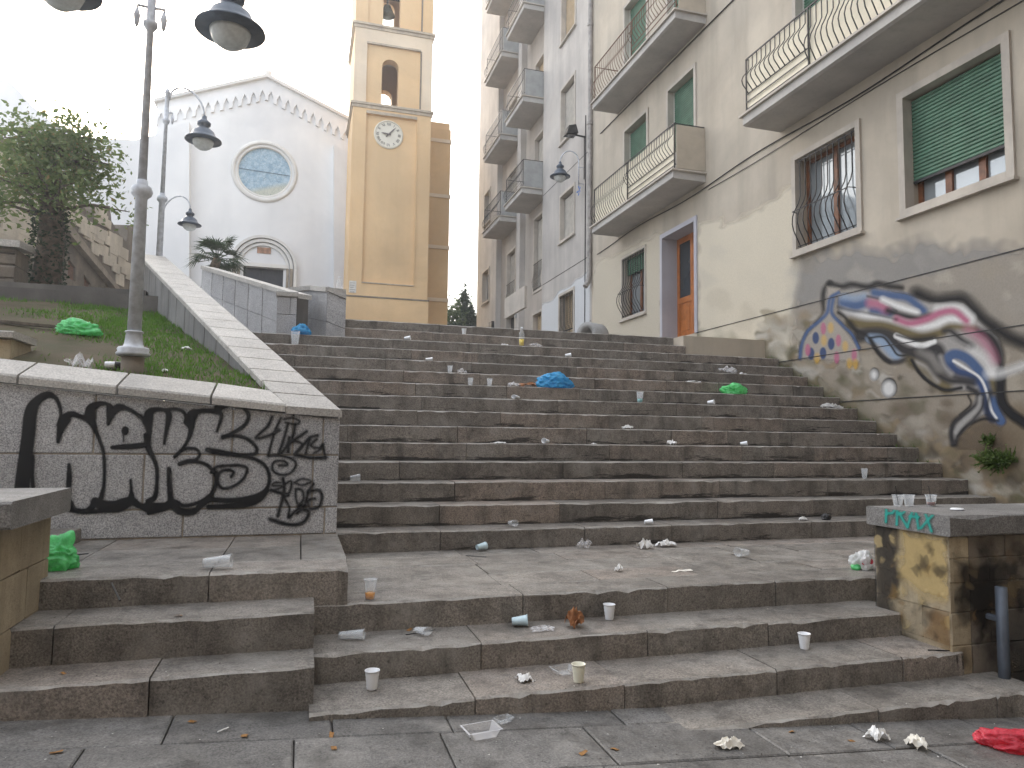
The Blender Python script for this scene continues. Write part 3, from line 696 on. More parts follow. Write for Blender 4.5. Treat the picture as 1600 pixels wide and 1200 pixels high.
# big shuttered window
y0, y1, z0, z1 = OP['big']
f = surround(near, y0, y1, z0, z1, .10); f['label'] = 'large window with green roller shutter half lowered'
sash(f, y0, y1, z0, z1, XF+.20, 3); slats(f, y0+.005, y1-.005, z0+.40, z1, XF+.13)
MB().box(XF+.115, XF+.15, y0+.005, y1-.005, z0+.365, z0+.402).build('shutter_rail', M['iron'], f)
def belly_pts(x, z0, z1, out=.16, top=.45, n=12):
    pts = []
    for i in range(n+1):
        t = i/n; z = z1+(z0-z1)*t
        s_ = 0 if t < top else math.sin(math.pi*min(1, (t-top)/(1-top)))**1.3
        if t > top and (t-top)/(1-top) > .5: s_ = max(s_, 0.0)
        pts.append((x-out*s_, 0, z))
    return pts
def grille(f, y0, y1, z0, z1, nb, out=.15, mat='iron', r=.009, x=XF-.01, each=True, top=.45):
    tpl = None; g = MB(); P_ = belly_pts(x, z0, z1, out, top)
    for i in range(nb):
        yy = y0+(y1-y0)*(i+.5)/nb
        if each:
            if tpl is None: tpl = MB().tube([(p[0], yy, p[2]) for p in P_], r, 4).build('grille_bar', M[mat], f); by = yy
            else: c = tpl.copy(); COL.objects.link(c); c.location = tpl.location+Vector((0, yy-by, 0)); c.parent = f
        else: g.tube([(p[0], yy, p[2]) for p in P_], r, 4)
    zz = z0+(z1-z0)*.40; xo = x-out*.62
    g.tube([(x, y0, z1-.03), (x, y1, z1-.03)], r, 4); g.tube([(x, y0, z0+.03), (x, y1, z0+.03)], r, 4)
    g.tube([(x, y0, zz), (xo-.02, y0+.02, zz), (xo-.02, y1-.02, zz), (x, y1, zz)], r, 4)
    g.build('grille_rail', M[mat], f)
y0, y1, z0, z1 = OP['bar2']
f = surround(near, y0, y1, z0, z1, .09); f['label'] = 'barred window with bellied iron grille beside the big shutter'
sash(f, y0, y1, z0, z1, XF+.20, 2); grille(f, y0+.03, y1-.03, z0+.02, z1-.02, 10, .17)
y0, y1, z0, z1 = OP['bar1']
f = surround(near, y0, y1, z0, z1, .06, .02); f['label'] = 'barred window next to the orange door'
sash(f, y0, y1, z0, z1, XF+.22, 2); slats(f, y0+.005, y1-.005, z1-.42, z1, XF+.15); grille(f, y0+.03, y1-.03, z0+.02, z1-.02, 9, .2)
# door
y0, y1, z0, z1 = OP['door']
d = surround(near, y0, y1, z0, z1, .10, .03, 'jamb', False, False, 'door'); d['label'] = 'varnished orange wooden door in a lavender grey surround'
MB().box(XF+.10, XF+.40, y1-.006, y1+.002, z0, z1).box(XF+.10, XF+.40, y0-.002, y0+.006, z0, z1).box(XF+.10, XF+.4, y0+.006, y1-.006, z1-.006, z1+.001).build('reveal', M['jamb'], d)
MB().box(XF-.06, XF+.42, y0-.1, y1+.1, z0-.06, z0+.004).build('threshold', M['frame_stone'], d)
m = MB(); x = XF+.36
for a, b in ((y0+.006, y0+.69), (y0+.70, y1-.006)):
    m.box(x, x+.05, a, a+.10, z0+.01, z1-.01); m.box(x, x+.05, b-.10, b, z0+.01, z1-.01)
    for zz in (z0+.01, z0+.86, z1-.14): m.box(x+.001, x+.049, a+.1, b-.1, zz, zz+.13)
    m.box(x+.02, x+.04, a+.1, b-.1, z0+.14, z0+.86)
    m.box(x+.008, x+.03, a+.16, b-.16, z0+.22, z0+.78)
m.build('leaf', M['door_wood'], d)
for a, b in ((y0+.106, y0+.59), (y0+.80, y1-.106)): MB().box(x+.018, x+.03, a, b, z0+.99, z1-.14).build('pane', M['darkglass'], d)
MB().lathe([(.0, 0), (.028, .004), (.03, .03), (0, .045)], (0, 0, 0), 10).build('handle', M['pipe'], d, True)
hd = d.children[-1]; hd.rotation_euler = (0, -math.pi/2, 0); hd.location = Vector((x, y0+.66, z0+1.02))-org(near)
# raised plaster block in front of the door
m = MB().box(6.22, XF-.002, YK(13)+.02, 15.2, 2.5, 3.16).build('door_platform', M['plaster_beige'], near)
# french windows
for fl in (1, 2):
    for i, (a, b) in enumerate(FR):
        z0, z1 = OP['f%d_%d' % (fl, i)][2:]
        f = surround(near, a, b, z0, z1, .08, .03, 'frame_stone', False, False)
        sash(f, a, b, z0, z1, XF+.24, 2, 'white_trim' if i == 0 else 'wood', 'glass')
        drop = 1.05 if (fl, i) == (1, 0) else .55
        slats(f, a+.005, b-.005, z0+drop, z1, XF+.16, .052, 'shutter', fl == 1 and i < 2)
        MB().box(XF+.12, XF+.4, b-.004, b+.001, z0, z1).build('reveal', M['white_trim'], f)
# balconies
def balcony(par, ya, yb, zb, xo, th, rail, sects, panel=None, end='beige_panel', barmat='iron', barr=.0075, each=True, pitch=.115, label=None, xf=XF):
    o_ = MB(); ch = .02
    vs = []
    for yy in (ya, yb): vs += [(xf-.002, yy, zb), (xo+.05, yy, zb), (xo, yy, zb+.02), (xo, yy, zb+th), (xf-.002, yy, zb+th)]
    slab = o_.add(vs, [(0, 1, 2, 3, 4), (9, 8, 7, 6, 5)]+[(k, k+5, (k+1) % 5+5, (k+1) % 5) for k in range(5)]).build('balcony', M['slabconc'], par)
    if label: slab['label'] = label
    MB().box(xo-.05, xf, ya-.05, yb+.05, zb+th, zb+th+.035).build('slab_edge', M['frame_stone'], slab)
    zt = zb+th+.035; zr = zt+rail; xr = xo+.05
    g = MB(); g.tube([(xf, yb-.04, zr), (xr, yb-.04, zr), (xr, ya+.04, zr), (xf, ya+.04, zr)], .014, 4)
    for s_ in [sects[0][0]]+[s[1] for s in sects]: g.tube([(xr, s_, zt), (xr, s_, zr)], .014, 4)
    for yy in (ya+.04, yb-.04): g.tube([(xf, yy, zt+.12), (xr, yy, zt+.12)], .010, 4)
    bars = MB(); tpls = {}
    for (sa, sb, kind) in sects:
        if kind == 'full': lo = zt+.02
        else:
            lo = zt+rail*.36
            for q in (.36, .22, .09): g.tube([(xr, sa, zt+rail*q), (xr, sb, zt+rail*q)], .010, 4)
        n = max(2, int((sb-sa)/pitch))
        P_ = belly_pts(xr, lo, zr, .13, .35, 9)
        for i in range(n):
            yy = sa+(sb-sa)*(i+.5)/n
            if each:
                if kind not in tpls: tpls[kind] = (MB().tube([(p[0], yy, p[2]) for p in P_], barr, 4).build('baluster', M[barmat], slab), yy)
                else: t_, by = tpls[kind]; c = t_.copy(); COL.objects.link(c); c.location = t_.location+Vector((0, yy-by, 0)); c.parent = slab
            else: bars.tube([(p[0], yy, p[2]) for p in P_], barr, 4)
        if panel: MB().box(xr+.022, xr+.03, sa+.01, sb-.01, zt+.02, zr-.03).build('infill_panel', M[panel], slab)
    if not each: bars.build('balusters', M[barmat], slab)
    g.build('railing', M[barmat], slab)
    if end: MB().box(xr+.03, xf-.01, ya-.002, ya+.018, zt+.03, zr-.04).build('end_panel', M[end], slab)
    return slab
balcony(near, 12.62, 16.86, 6.70, 7.10, .16, .98, [(12.66, 14.85, 'short'), (14.85, 16.82, 'full')], 'cream_panel', 'beige_panel', label='long balcony with bellied black bars over cream panels')
balcony(near, 12.55, 16.92, 10.07, 7.13, .16, .98, [(12.6, 14.7, 'short'), (14.7, 16.88, 'full')], None, 'beige_panel', 'rust', .007, label='upper long balcony with thin rusty bellied bars')
balcony(near, 4.2, 10.22, 6.75, 7.09, .16, .98, [(4.25, 8.62, 'full'), (8.62, 10.18, 'short')], 'cream_panel', 'beige_panel', 'iron', .009, label='near balcony with brown bars over cream panels')
# horizontal joints, cables, downpipe
m = MB()
for z in (3.612, 2.733, 1.985): m.box(XF-.014, XF+.05, 3.0, 13.0 if z > 3 else 10.6, z-.006, z+.006)
m.build('plaster_joint', M['iron'], near)
m = MB(); m.tube([(XF-.02, yy, 6.60+.04*math.sin(yy*1.3)) for yy in np.arange(3, 18.6, .4)], .011, 5); m.tube([(XF-.015, yy, 6.50+.02*math.sin(yy)) for yy in np.arange(3, 13, .5)], .007, 4)
m.tube([(XF-.02, yy, 9.98) for yy in np.arange(3, 18.6, 1.)], .014, 5)
m.build('cable', M['iron'], near)
m = MB(); m.tube([(XF-.08, 18.62, 17), (XF-.08, 18.62, 6.1)], .065, 10); m.tube([(XF-.08, 18.62, 6.1), (XF-.12, 18.62, 5.85), (XF-.22, 18.58, 5.7)], .075, 10)
for z in (7.5, 10.5, 13.5): m.tube([(XF-.08, 18.62, z), (XF-.08, 18.62, z+.08)], .085, 10)
m.build('downpipe', M['pipe'], near)

# far block
W1 = [(20.02, 21.22, 7.72, 9.18), (20.02, 21.22, 11.0, 12.75), (20.02, 21.22, 14.4, 16.2), (20.02, 21.25, 3.4, 5.92)]
B2 = [(23.65, 24.6, 6.75, 9.45), (23.65, 24.6, 10.15, 12.5), (23.65, 24.6, 13.45, 15.4), (23.65, 24.6, 16.85, 18.8), (23.65, 24.65, 3.4, 5.88)]
B3 = [(27.0, 28.2, 6.72, 9.02), (27.0, 28.2, 10.15, 12.4), (27.0, 28.2, 13.45, 15.4), (27.0, 28.2, 16.85, 18.8), (27.0, 28.25, 3.6, 6.35)]
W4 = [(30.4, 31.55, 7.55, 8.95), (30.4, 31.4, 11.2, 12.6)]
plate('wall', rect(18.63, 23.05, 2, 24), [rect(*r_) for r_ in W1], fx, M['plaster_grey'], far_, .42)
fx2 = lambda u, v, w_: (XF+.22+w_, u, v)
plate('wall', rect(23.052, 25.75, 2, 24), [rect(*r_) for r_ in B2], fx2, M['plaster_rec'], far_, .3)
MB().box(XF, XF+.4, 25.752, 26.2, 2, 24).build('wall', M['plaster_grey'], far_)
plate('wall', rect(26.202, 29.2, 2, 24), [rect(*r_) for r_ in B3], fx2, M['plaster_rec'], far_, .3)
plate('wall', rect(29.202, 32.65, 2, 24), [rect(*r_) for r_ in W4], fx, M['plaster_grey'], far_, .42)
MB().box(XF+.53, XF+9, 18.63, 32.6, 2, 23.9).build('building_body', M['interior'], far_)
for col in (W1, B2, B3, W4):
    xf = XF+.22 if col in (B2, B3) else XF
    for i, (a, b, c, d_) in enumerate(col):
        f = surround(far_, a, b, c, d_, .08, .03, 'frame_stone', col in (W1, W4) and c > 7, c > 4, 'window', xf)
        mt = 'shutter_tan' if (col is W1 and i == 2) or (col is B2 and i in (2,)) else 'shutter_pale'
        if c > 4:
            if col is W4: sash(f, a, b, c, d_, xf+.18, 2, 'white_trim', 'darkglass')
            else: slats(f, a+.004, b-.004, c+.02, d_-.01, xf+.15, .06, mt, False)
            if col in (B2, B3) and i == 0:
                g = MB()
                for k in range(8): g.tube([(p[0], a+(b-a)*(k+.5)/8, p[2]) for p in belly_pts(xf-.03, c+.03, c+1.0, .07, .4, 6)], .008, 4)
                g.tube([(xf-.03, a, c+1.0), (xf-.03, b, c+1.0)], .012, 4); g.tube([(xf-.03, a, c+.05), (xf-.03, b, c+.05)], .012, 4); g.build('railing', M['iron'], f)
        else:
            if col is W1:
                slats(f, a+.004, b-.004, c, d_, xf+.2, .07, 'shutter_tan', False); grille(f, a+.03, b-.03, 3.6, d_-.02, 9, .22, 'iron', .011, xf-.01, False)
            elif col is B2: slats(f, a+.004, b-.004, c, d_, xf+.18, .07, 'shutter_tan', False)
            else: MB().box(xf+.2, xf+.24, a, b, c, d_).build('leaf', M['darkglass'], f)
for zb in (9.90, 13.20, 16.62):
    balcony(far_, 23.1, 25.3, zb, 7.10, .18, 1.0, [(23.14, 25.26, 'full')], None, 'grey_panel', 'iron', .008, False, .12, xf=XF+.22)
    balcony(far_, 26.35, 28.95, zb-.03, 7.18, .18, 1.0, [(26.4, 28.9, 'full')], None, 'grey_panel', 'iron', .008, False, .12, xf=XF+.22)
balcony(far_, 26.35, 28.95, 19.9, 7.18, .18, 1.0, [(26.4, 28.9, 'full')], None, 'grey_panel', 'iron', .008, False, .12, xf=XF+.22)
m = MB()
for (a, b, z) in ((18.7, 23.0, 9.83), (18.7, 23.0, 6.66), (18.7, 23.0, 4.75)): m.box(XF-.004, XF+.05, a, b, z-.012, z+.012)
m.tube([(XF-.015, 19.1, 11), (XF-.015, 19.1, 3.4)], .016, 5)
m.build('plaster_joint', M['iron'], far_)
MB().box(XF-.12, XF-.005, 29.4, 29.9, 5.1, 6.4).build('notice_board', M['pack_dark'], far_)
MB().box(XF-.08, XF-.005, 26.02, 26.12, 6.0, 6.25).build('meter_box', M['grey_panel'], far_)

opp = thing('apartment_building', (0, -7, 0), 'plain ochre apartment row across the street, unseen, added to shade the stairs', 'building')  # unseen behind the camera; added, tall and close, to darken the risers
ow = [rect(-24+3.2*i+.9, -24+3.2*i+2.1, z_, z_+1.7) for i in range(15) for z_ in (1.2, 4.6, 8.0, 11.4)]
plate('wall', rect(-26, 26, -3, 14.5), ow, lambda u, v, w_: (u, -6.5-w_, v), M['weathered'], opp, .4)
MB().box(-26, 26, -16, -6.91, -3, 14.4).build('building_body', M['interior'], opp)
MB().box(-26.3, 26.3, -16, -6.2, 14.502, 14.75).build('roof', M['weathered'], opp)

# paint patches and mural on the near facade
p = Paint(lambda u, v: (np.full_like(u, XF-.005), u, v), 5.6, 18.5, .4, 6.45, 430, 330)
cream = lin(226, 217, 198); pgrey = lin(150, 148, 146); pbeige = lin(176, 166, 152)
p.fill([(1090, 350), (1128, 340), (1128, 356), (1180, 330), (1242, 287), (1252, 420), (1240, 480), (1230, 565), (1090, 535)], cream, 5, .68, 5)
p.fill([(760, 440), (924, 428), (930, 410), (966, 395), (1036, 362), (1036, 540), (760, 540)], cream, 5, .55, 5)
p.fill([(1240, 405), (1300, 397), (1335, 386), (1380, 398), (1440, 372), (1480, 390), (1520, 380), (1600, 392), (1640, 390), (1640, 540), (1500, 500), (1240, 500)], pgrey, 12, .62, 16)
p.fill([(1240, 480), (1640, 380), (1640, 800), (1500, 780), (1240, 560)], lin(158, 148, 134), 6, .55, 10)
# damp band climbing along the steps
p.fill([(1085, 520), (1180, 535), (1260, 585), (1350, 640), (1430, 700), (1530, 770), (1530, 830), (1400, 800), (1200, 575), (1085, 560)], lin(96, 92, 70), 12, .75, 22)
p.fill([(1480, 660), (1560, 630), (1640, 640), (1640, 800), (1500, 800)], lin(118, 104, 84), 12, .7, 22)
for (a, b, r_) in ((1410, 640, 20), (1480, 655, 16), (1390, 680, 24), (1440, 690, 26), (1500, 720, 30), (1560, 690, 34), (1480, 630, 10)): p.ell(a, b, r_, r_*.7, lin(92, 78, 62), r_*.45, .55)
rb = random.Random(21)
for _ in range(150):
    a = rb.uniform(1180, 1600); lo_ = np.interp(a, [1180, 1260, 1350, 1430, 1530, 1600], [545, 590, 645, 705, 780, 800]); b = lo_-abs(rb.gauss(0, 45))
    c_ = rb.choice([lin(120, 108, 84), lin(86, 84, 60), lin(168, 162, 150), lin(142, 124, 98), lin(186, 182, 174), lin(70, 62, 50)]); r_ = rb.uniform(3, 15)
    p.fill([(a+r_*rb.uniform(.6, 1.6)*math.cos(t), b+r_*.8*rb.uniform(.5, 1.4)*math.sin(t)) for t in np.linspace(0, 6.28, 11)[:-1]], c_, rb.uniform(1.5, 5), rb.uniform(.3, .7), 8)
for _ in range(60):
    a = rb.uniform(1095, 1600); b = rb.uniform(380, 600); r_ = rb.uniform(4, 22)
    p.fill([(a+r_*rb.uniform(.5, 1.6)*math.cos(t), b+r_*rb.uniform(.5, 1.4)*math.sin(t)) for t in np.linspace(0, 6.28, 11)[:-1]], rb.choice([lin(196, 188, 172), lin(160, 156, 150), lin(150, 140, 124)]), 4, rb.uniform(.1, .32), 8)
for kk in ('bar1', 'bar2', 'door', 'big'):
    a, b, c, d_ = OP[kk]; m_ = (p.co[:, 1] > a-.08) & (p.co[:, 1] < b+.08) & (p.co[:, 2] < d_+.08) & (p.co[:, 2] > c-.08); p.a[m_] = 0
p.build('plaster_patch', M['patchpaint'], near)
p = Paint(lambda u, v: (np.full_like(u, XF-.010), u, v), 5.9, 10.75, 1.3, 4.35, 640, 400)
Z = lambda *q: [(1230+a*.26667, 400+b*.26667)+((c*.26667,) if c else ()) for (a, b, *r_) in q for c in [r_[0] if r_ else 0]]
BLK = lin(24, 24, 28); DG = lin(48, 46, 48); BL = lin(70, 92, 130); LB = lin(140, 158, 180); PK = lin(176, 104, 130); OL = lin(106, 94, 64); WH = lin(225, 224, 222); YE = lin(205, 165, 80); GB = lin(160, 156, 152); DB = lin(50, 70, 110)
k_ = .26667
def st(q, wd, col, soft=2, op=1.0): p.stroke(Z(*q), wd*k_*1.05, col, soft*.95, min(1, op*1.06))
st([(250, 158), (215, 200), (210, 270), (215, 340), (170, 400)], 22, BLK, 4, .8)
st([(245, 160), (320, 178), (380, 165), (470, 180), (530, 160), (590, 175), (670, 185)], 24, BLK, 4, .85)
st([(760, 220), (860, 262), (960, 255), (1030, 255), (1090, 310), (1150, 375), (1230, 430), (1300, 475), (1420, 525)], 62, BLK, 9, .9)
p.fill(Z((235, 180), (310, 190), (280, 260), (275, 350), (420, 540), (430, 620), (80, 600), (90, 500), (190, 380), (225, 320)), lin(176, 168, 158), 3, .8)
st([(75, 600), (85, 520), (120, 440), (190, 380), (235, 330), (250, 250), (300, 215)], 20, BL, 2, .9)
st([(270, 245), (262, 335), (320, 400), (380, 460), (420, 540)], 20, BL, 2, .9)
for (a, b) in ((167, 480), (258, 515), (210, 570), (140, 572)): p.ell(1230+a*k_, 400+b*k_, 5.2, 9.5, DB, 1.2, .95)
for (a, b) in ((212, 425), (300, 495), (120, 550), (290, 595), (392, 580)): p.ell(1230+a*k_, 400+b*k_, 4.2, 9.5, PK, 1.6, .9)
for (a, b) in ((255, 420), (340, 530), (215, 495), (175, 600), (365, 630), (400, 635)): p.ell(1230+a*k_, 400+b*k_, 4.6, 8.5, YE, 2.2, .65)
p.fill(Z((300, 230), (420, 205), (560, 200), (700, 235), (830, 275), (1030, 285), (1130, 390), (1230, 480), (1262, 570), (1250, 700), (1200, 720), (1200, 900), (1100, 960), (1010, 1050), (965, 1100), (950, 1010), (1090, 880), (1110, 790), (930, 785), (820, 720), (730, 600), (620, 625), (540, 570), (480, 480), (400, 430), (350, 370), (300, 320)), GB, 3, .95)
st([(360, 300), (470, 345), (600, 365), (720, 410), (840, 410), (960, 370), (1060, 390)], 50, WH, 6, .85)
st([(880, 310), (1000, 300), (1080, 360)], 40, WH, 5, .7)
st([(330, 270), (400, 290), (450, 275)], 62, BL, 5, .95); st([(330, 240), (400, 245), (450, 235)], 36, LB, 5, .8)
st([(500, 315), (560, 325), (600, 335)], 45, BL, 4, .95); st([(490, 275), (540, 285), (580, 310)], 50, PK, 6, .85)
st([(470, 235), (560, 260), (640, 320)], 10, BLK, 2, .8)
st([(510, 215), (620, 232), (700, 245), (760, 285), (800, 320)], 42, BL, 4, .95); st([(560, 255), (640, 290), (760, 330)], 30, WH, 4, .9)
st([(590, 320), (680, 350), (770, 365), (830, 352)], 34, BLK, 4, .9)
st([(640, 370), (720, 395), (820, 370), (900, 332), (980, 325), (1050, 380)], 38, PK, 4, .95)
st([(370, 390, 60), (450, 405, 60), (560, 410, 60), (680, 445, 60), (790, 475, 55), (900, 450, 55), (960, 415, 40), (1100, 425, 30)], 50, OL, 5, .95)
st([(370, 395), (410, 440), (470, 440), (560, 440), (640, 465), (720, 490), (860, 478)], 28, BLK, 5, .9)
st([(430, 470), (520, 455), (600, 480), (650, 530), (720, 560), (800, 545), (880, 540), (910, 600)], 60, DG, 5, .95)
st([(640, 468), (720, 505), (790, 525), (860, 500)], 30, WH, 2, .95); st([(640, 462), (750, 492), (850, 485)], 12, BLK, 2, .9)
st([(490, 485), (550, 495), (600, 550), (640, 590)], 52, LB, 4, 1); st([(490, 495), (540, 570), (590, 615), (650, 618), (720, 590)], 24, DG, 3, 1); st([(480, 480), (560, 475), (610, 530), (650, 580), (720, 580)], 12, BLK, 1.6, .95)
st([(740, 610), (800, 640), (860, 700), (930, 765)], 74, OL, 6, .9); st([(760, 620), (830, 660), (880, 730)], 26, GB, 5, .9)
st([(730, 610), (780, 690), (850, 750), (930, 785), (1020, 772)], 20, BLK, 2, .95)
st([(720, 570), (820, 615), (880, 690), (950, 730), (1030, 735), (1090, 745)], 34, DG, 4, 1)
st([(920, 440), (960, 440), (1020, 490), (1085, 530)], 30, DG, 4, .95); st([(945, 465), (1000, 500), (1060, 525)], 16, lin(130, 128, 126), 3, .9)
st([(1120, 440, 40), (1190, 480, 60), (1235, 560, 60), (1250, 650, 36)], 50, BLK, 5, .92); st([(1060, 430), (1130, 480), (1190, 560), (1210, 610)], 44, PK, 8, .65)
st([(1090, 560), (1150, 600), (1210, 690)], 50, WH, 9, .6)
st([(955, 650), (945, 600), (985, 575), (1060, 605), (1130, 680), (1180, 760), (1210, 880), (1250, 965)], 56, BL, 3, 1)
st([(960, 650), (1010, 680), (1080, 700), (1140, 760), (1160, 860), (1200, 950)], 46, DB, 4, 1)
st([(975, 615), (1050, 660), (1130, 715), (1170, 800), (1195, 900), (1225, 950)], 14, WH, 1.6, .9)
st([(1200, 730), (1215, 800)], 40, OL, 5, .9)
st([(1060, 770), (1115, 805), (1110, 870), (1040, 930), (985, 970), (962, 1030), (970, 1100)], 30, DG, 3, 1)
st([(1150, 820), (1140, 890), (1090, 960), (1015, 1030), (985, 1100)], 20, DG, 3, .95); st([(1130, 830), (1115, 890), (1040, 960), (990, 1030)], 18, lin(160, 158, 155), 3, .9)
st([(1250, 690), (1250, 800), (1265, 870), (1320, 930), (1420, 995)], 56, BLK, 4, .95)
st([(1180, 690), (1240, 690), (1320, 665), (1420, 630)], 36, WH, 8, .75)
st([(300, 330), (340, 360), (400, 430), (470, 470), (530, 560), (600, 620)], 16, BLK, 2.5, .85)
st([(300, 300), (360, 315), (450, 330), (560, 352), (640, 372)], 14, DG, 3, .75)
st([(860, 560), (900, 620), (930, 680), (1000, 715), (1090, 730)], 40, DG, 5, .8); st([(900, 590), (915, 640), (960, 690)], 24, GB, 4, .8)
st([(780, 560), (840, 600), (880, 660)], 46, lin(120, 116, 112), 6, .8)
st([(1190, 800), (1170, 900), (1200, 960)], 26, BLK, 4, .8); st([(1060, 820), (1075, 870), (1010, 930)], 10, BLK, 1.5, .8)
for (a, b, rx, ry) in ((512, 690, 26, 36), (597, 770, 46, 58)):
    p.ell(1230+a*k_, 400+b*k_, rx*k_, ry*k_, DG, 1.6, .9); p.ell(1230+(a-3)*k_, 400+(b+7)*k_, rx*.82*k_, ry*.78*k_, WH, 4, .9)
st([(1000, 1060), (1060, 995), (1150, 955), (1235, 965)], 14, BLK, 2, .9)
p.fill(Z((1010, 1070), (1070, 1000), (1160, 970), (1250, 1000), (1260, 1120), (1010, 1140)), lin(112, 98, 82), 5, .7)
p.a *= .93
p.build('mural', M['spray'], near)
p = Paint(lambda u, v: (np.full_like(u, XF-.006), u, v), 18.75, 23.0, 3.2, 6.5, 130, 110)
p.fill([(740, 540), (802, 520), (802, 505), (830, 487), (848, 480), (880, 455), (900, 437), (926, 420), (940, 540)], lin(212, 214, 216), 2, .85, 4)
for (a, b, c, d_) in [W1[3]]:
    m_ = (p.co[:, 1] > a-.09) & (p.co[:, 1] < b+.09) & (p.co[:, 2] < d_+.09); p.a[m_] = 0
p.build('plaster_patch', M['patchpaint'], far_)

# black graffiti on the planter wall
p = Paint(lambda u, v: (u, np.full_like(u, WY-.006), v), -2.05, .275, .66, 1.76, 620, 290)
A = lambda *q: [(20+a*.2, 600+b*.2)+((c*.2,) if c else ()) for (a, b, *r_) in q for c in [r_[0] if r_ else 0]]
B = lambda *q: [(260+a*.2, 600+b*.2)+((c*.2,) if c else ()) for (a, b, *r_) in q for c in [r_[0] if r_ else 0]]
K = lin(20, 21, 25)
def sa(q, wd=28):
    p.stroke(A(*q), wd*.2+3, K, 4.5, .16); p.stroke(A(*q), wd*.2, K, 1.1, .97)
def sb(q, wd=28, op=.97, soft=1.2):
    p.stroke(B(*q), wd*.2+3, K, 4.5, .18); p.stroke(B(*q), wd*.2, K, soft, op)
sa([(70, 820, 120), (95, 600, 110), (120, 400, 105), (140, 220, 100), (190, 130, 70), (270, 85, 55), (330, 105, 35), (365, 170, 30), (375, 240, 26), (362, 330, 34), (352, 450, 24)])
sa([(155, 560), (150, 700), (158, 810)], 32)
sa([(365, 320, 50), (395, 270, 60), (460, 235, 50), (530, 255, 36), (600, 280, 60), (640, 340, 40)])
sa([(355, 450, 24), (380, 360, 40), (440, 280, 30)])
sa([(580, 260, 50), (610, 190, 70), (680, 155, 40), (740, 160, 30), (760, 200, 60), (745, 310, 24)])
sa([(620, 200, 50), (630, 320, 44), (670, 420, 30), (705, 520, 26), (715, 640, 26), (712, 780, 26), (690, 890, 40)])
sa([(745, 310, 26), (775, 240, 44), (820, 185, 60), (890, 190, 34), (970, 235, 30), (1030, 290, 34), (1060, 380, 34), (1050, 460, 40), (990, 480, 44), (880, 490, 42), (775, 495, 30)])
p.ell(20+877*.2, 600+365*.2, 5.5, 7, K, 1); sa([(868, 390), (863, 450)], 9)
sa([(1040, 300, 50), (1060, 230, 60), (1110, 200, 40), (1190, 205, 30), (1220, 250, 50), (1200, 360, 30), (1182, 465, 22)])
sa([(1040, 400, 40), (1060, 500, 50), (1095, 570, 34), (1125, 660, 30), (1125, 780, 30), (1110, 880, 40), (1060, 920, 50)])
sa([(1085, 230, 30), (1070, 340, 36), (1050, 460, 40)])
sa([(1190, 205), (1260, 195), (1330, 215), (1360, 280)], 26); sa([(1350, 300, 30), (1385, 350, 30), (1370, 430, 26), (1330, 500, 26), (1265, 570, 24)])
sa([(1270, 560), (1340, 510), (1420, 505), (1460, 545), (1430, 590), (1360, 600), (1300, 625)], 24)
sa([(1300, 625), (1400, 605), (1490, 620), (1560, 670), (1590, 740), (1575, 820), (1530, 880), (1440, 930), (1340, 950), (1280, 920)], 28)
sa([(1375, 290, 80), (1405, 240, 80), (1450, 215, 40), (1560, 205, 30), (1600, 210, 30)])
sa([(1400, 250, 60), (1400, 340, 34), (1380, 420, 24)])
sa([(1220, 665, 36), (1225, 780, 40), (1235, 900, 50), (1250, 930, 60)])
sa([(920, 750, 20), (925, 830, 26), (925, 900, 60)]); sa([(440, 630, 26), (440, 740, 44), (430, 860, 40), (425, 910, 60)])
sa([(215, 925, 70), (340, 920, 60), (430, 930, 70), (480, 980, 40), (560, 990, 30), (620, 960, 50), (640, 910, 50), (700, 950, 90), (800, 950, 80), (920, 915, 70), (1000, 955, 50), (1070, 965, 80), (1180, 950, 50), (1250, 935, 70), (1300, 990, 60), (1400, 1000, 50), (1470, 950, 40), (1540, 900, 40)])
sa([(440, 985), (560, 1000), (700, 990), (830, 985), (920, 940)], 30); sa([(1060, 1010), (1160, 985), (1230, 960)], 30)
sb([(290, 205), (390, 215), (430, 180), (490, 150), (570, 165), (630, 215), (640, 270), (600, 330), (520, 380), (440, 420)], 28)
sb([(390, 215, 40), (420, 170, 70), (500, 150, 50)]); sb([(400, 210, 40), (430, 250, 30), (395, 370, 20)])
sb([(440, 410), (560, 405), (650, 440), (705, 500), (690, 545), (600, 555), (500, 540), (400, 520), (320, 510), (330, 525), (420, 545), (560, 560), (700, 590), (780, 650), (805, 740), (780, 820), (700, 870), (560, 900), (400, 900), (330, 890)], 26)
sb([(330, 960, 40), (480, 955, 40), (620, 935, 60), (720, 895, 60), (790, 830, 30)]); sb([(340, 905, 30), (500, 915, 30), (660, 890, 30)])
sb([(440, 640), (560, 635), (630, 660), (600, 740), (520, 800), (440, 815), (400, 760), (420, 690), (480, 670), (525, 690), (505, 725)], 22)
sb([(350, 690), (390, 650), (440, 640)], 24); sb([(390, 690), (385, 780), (350, 860), (280, 920)], 28)
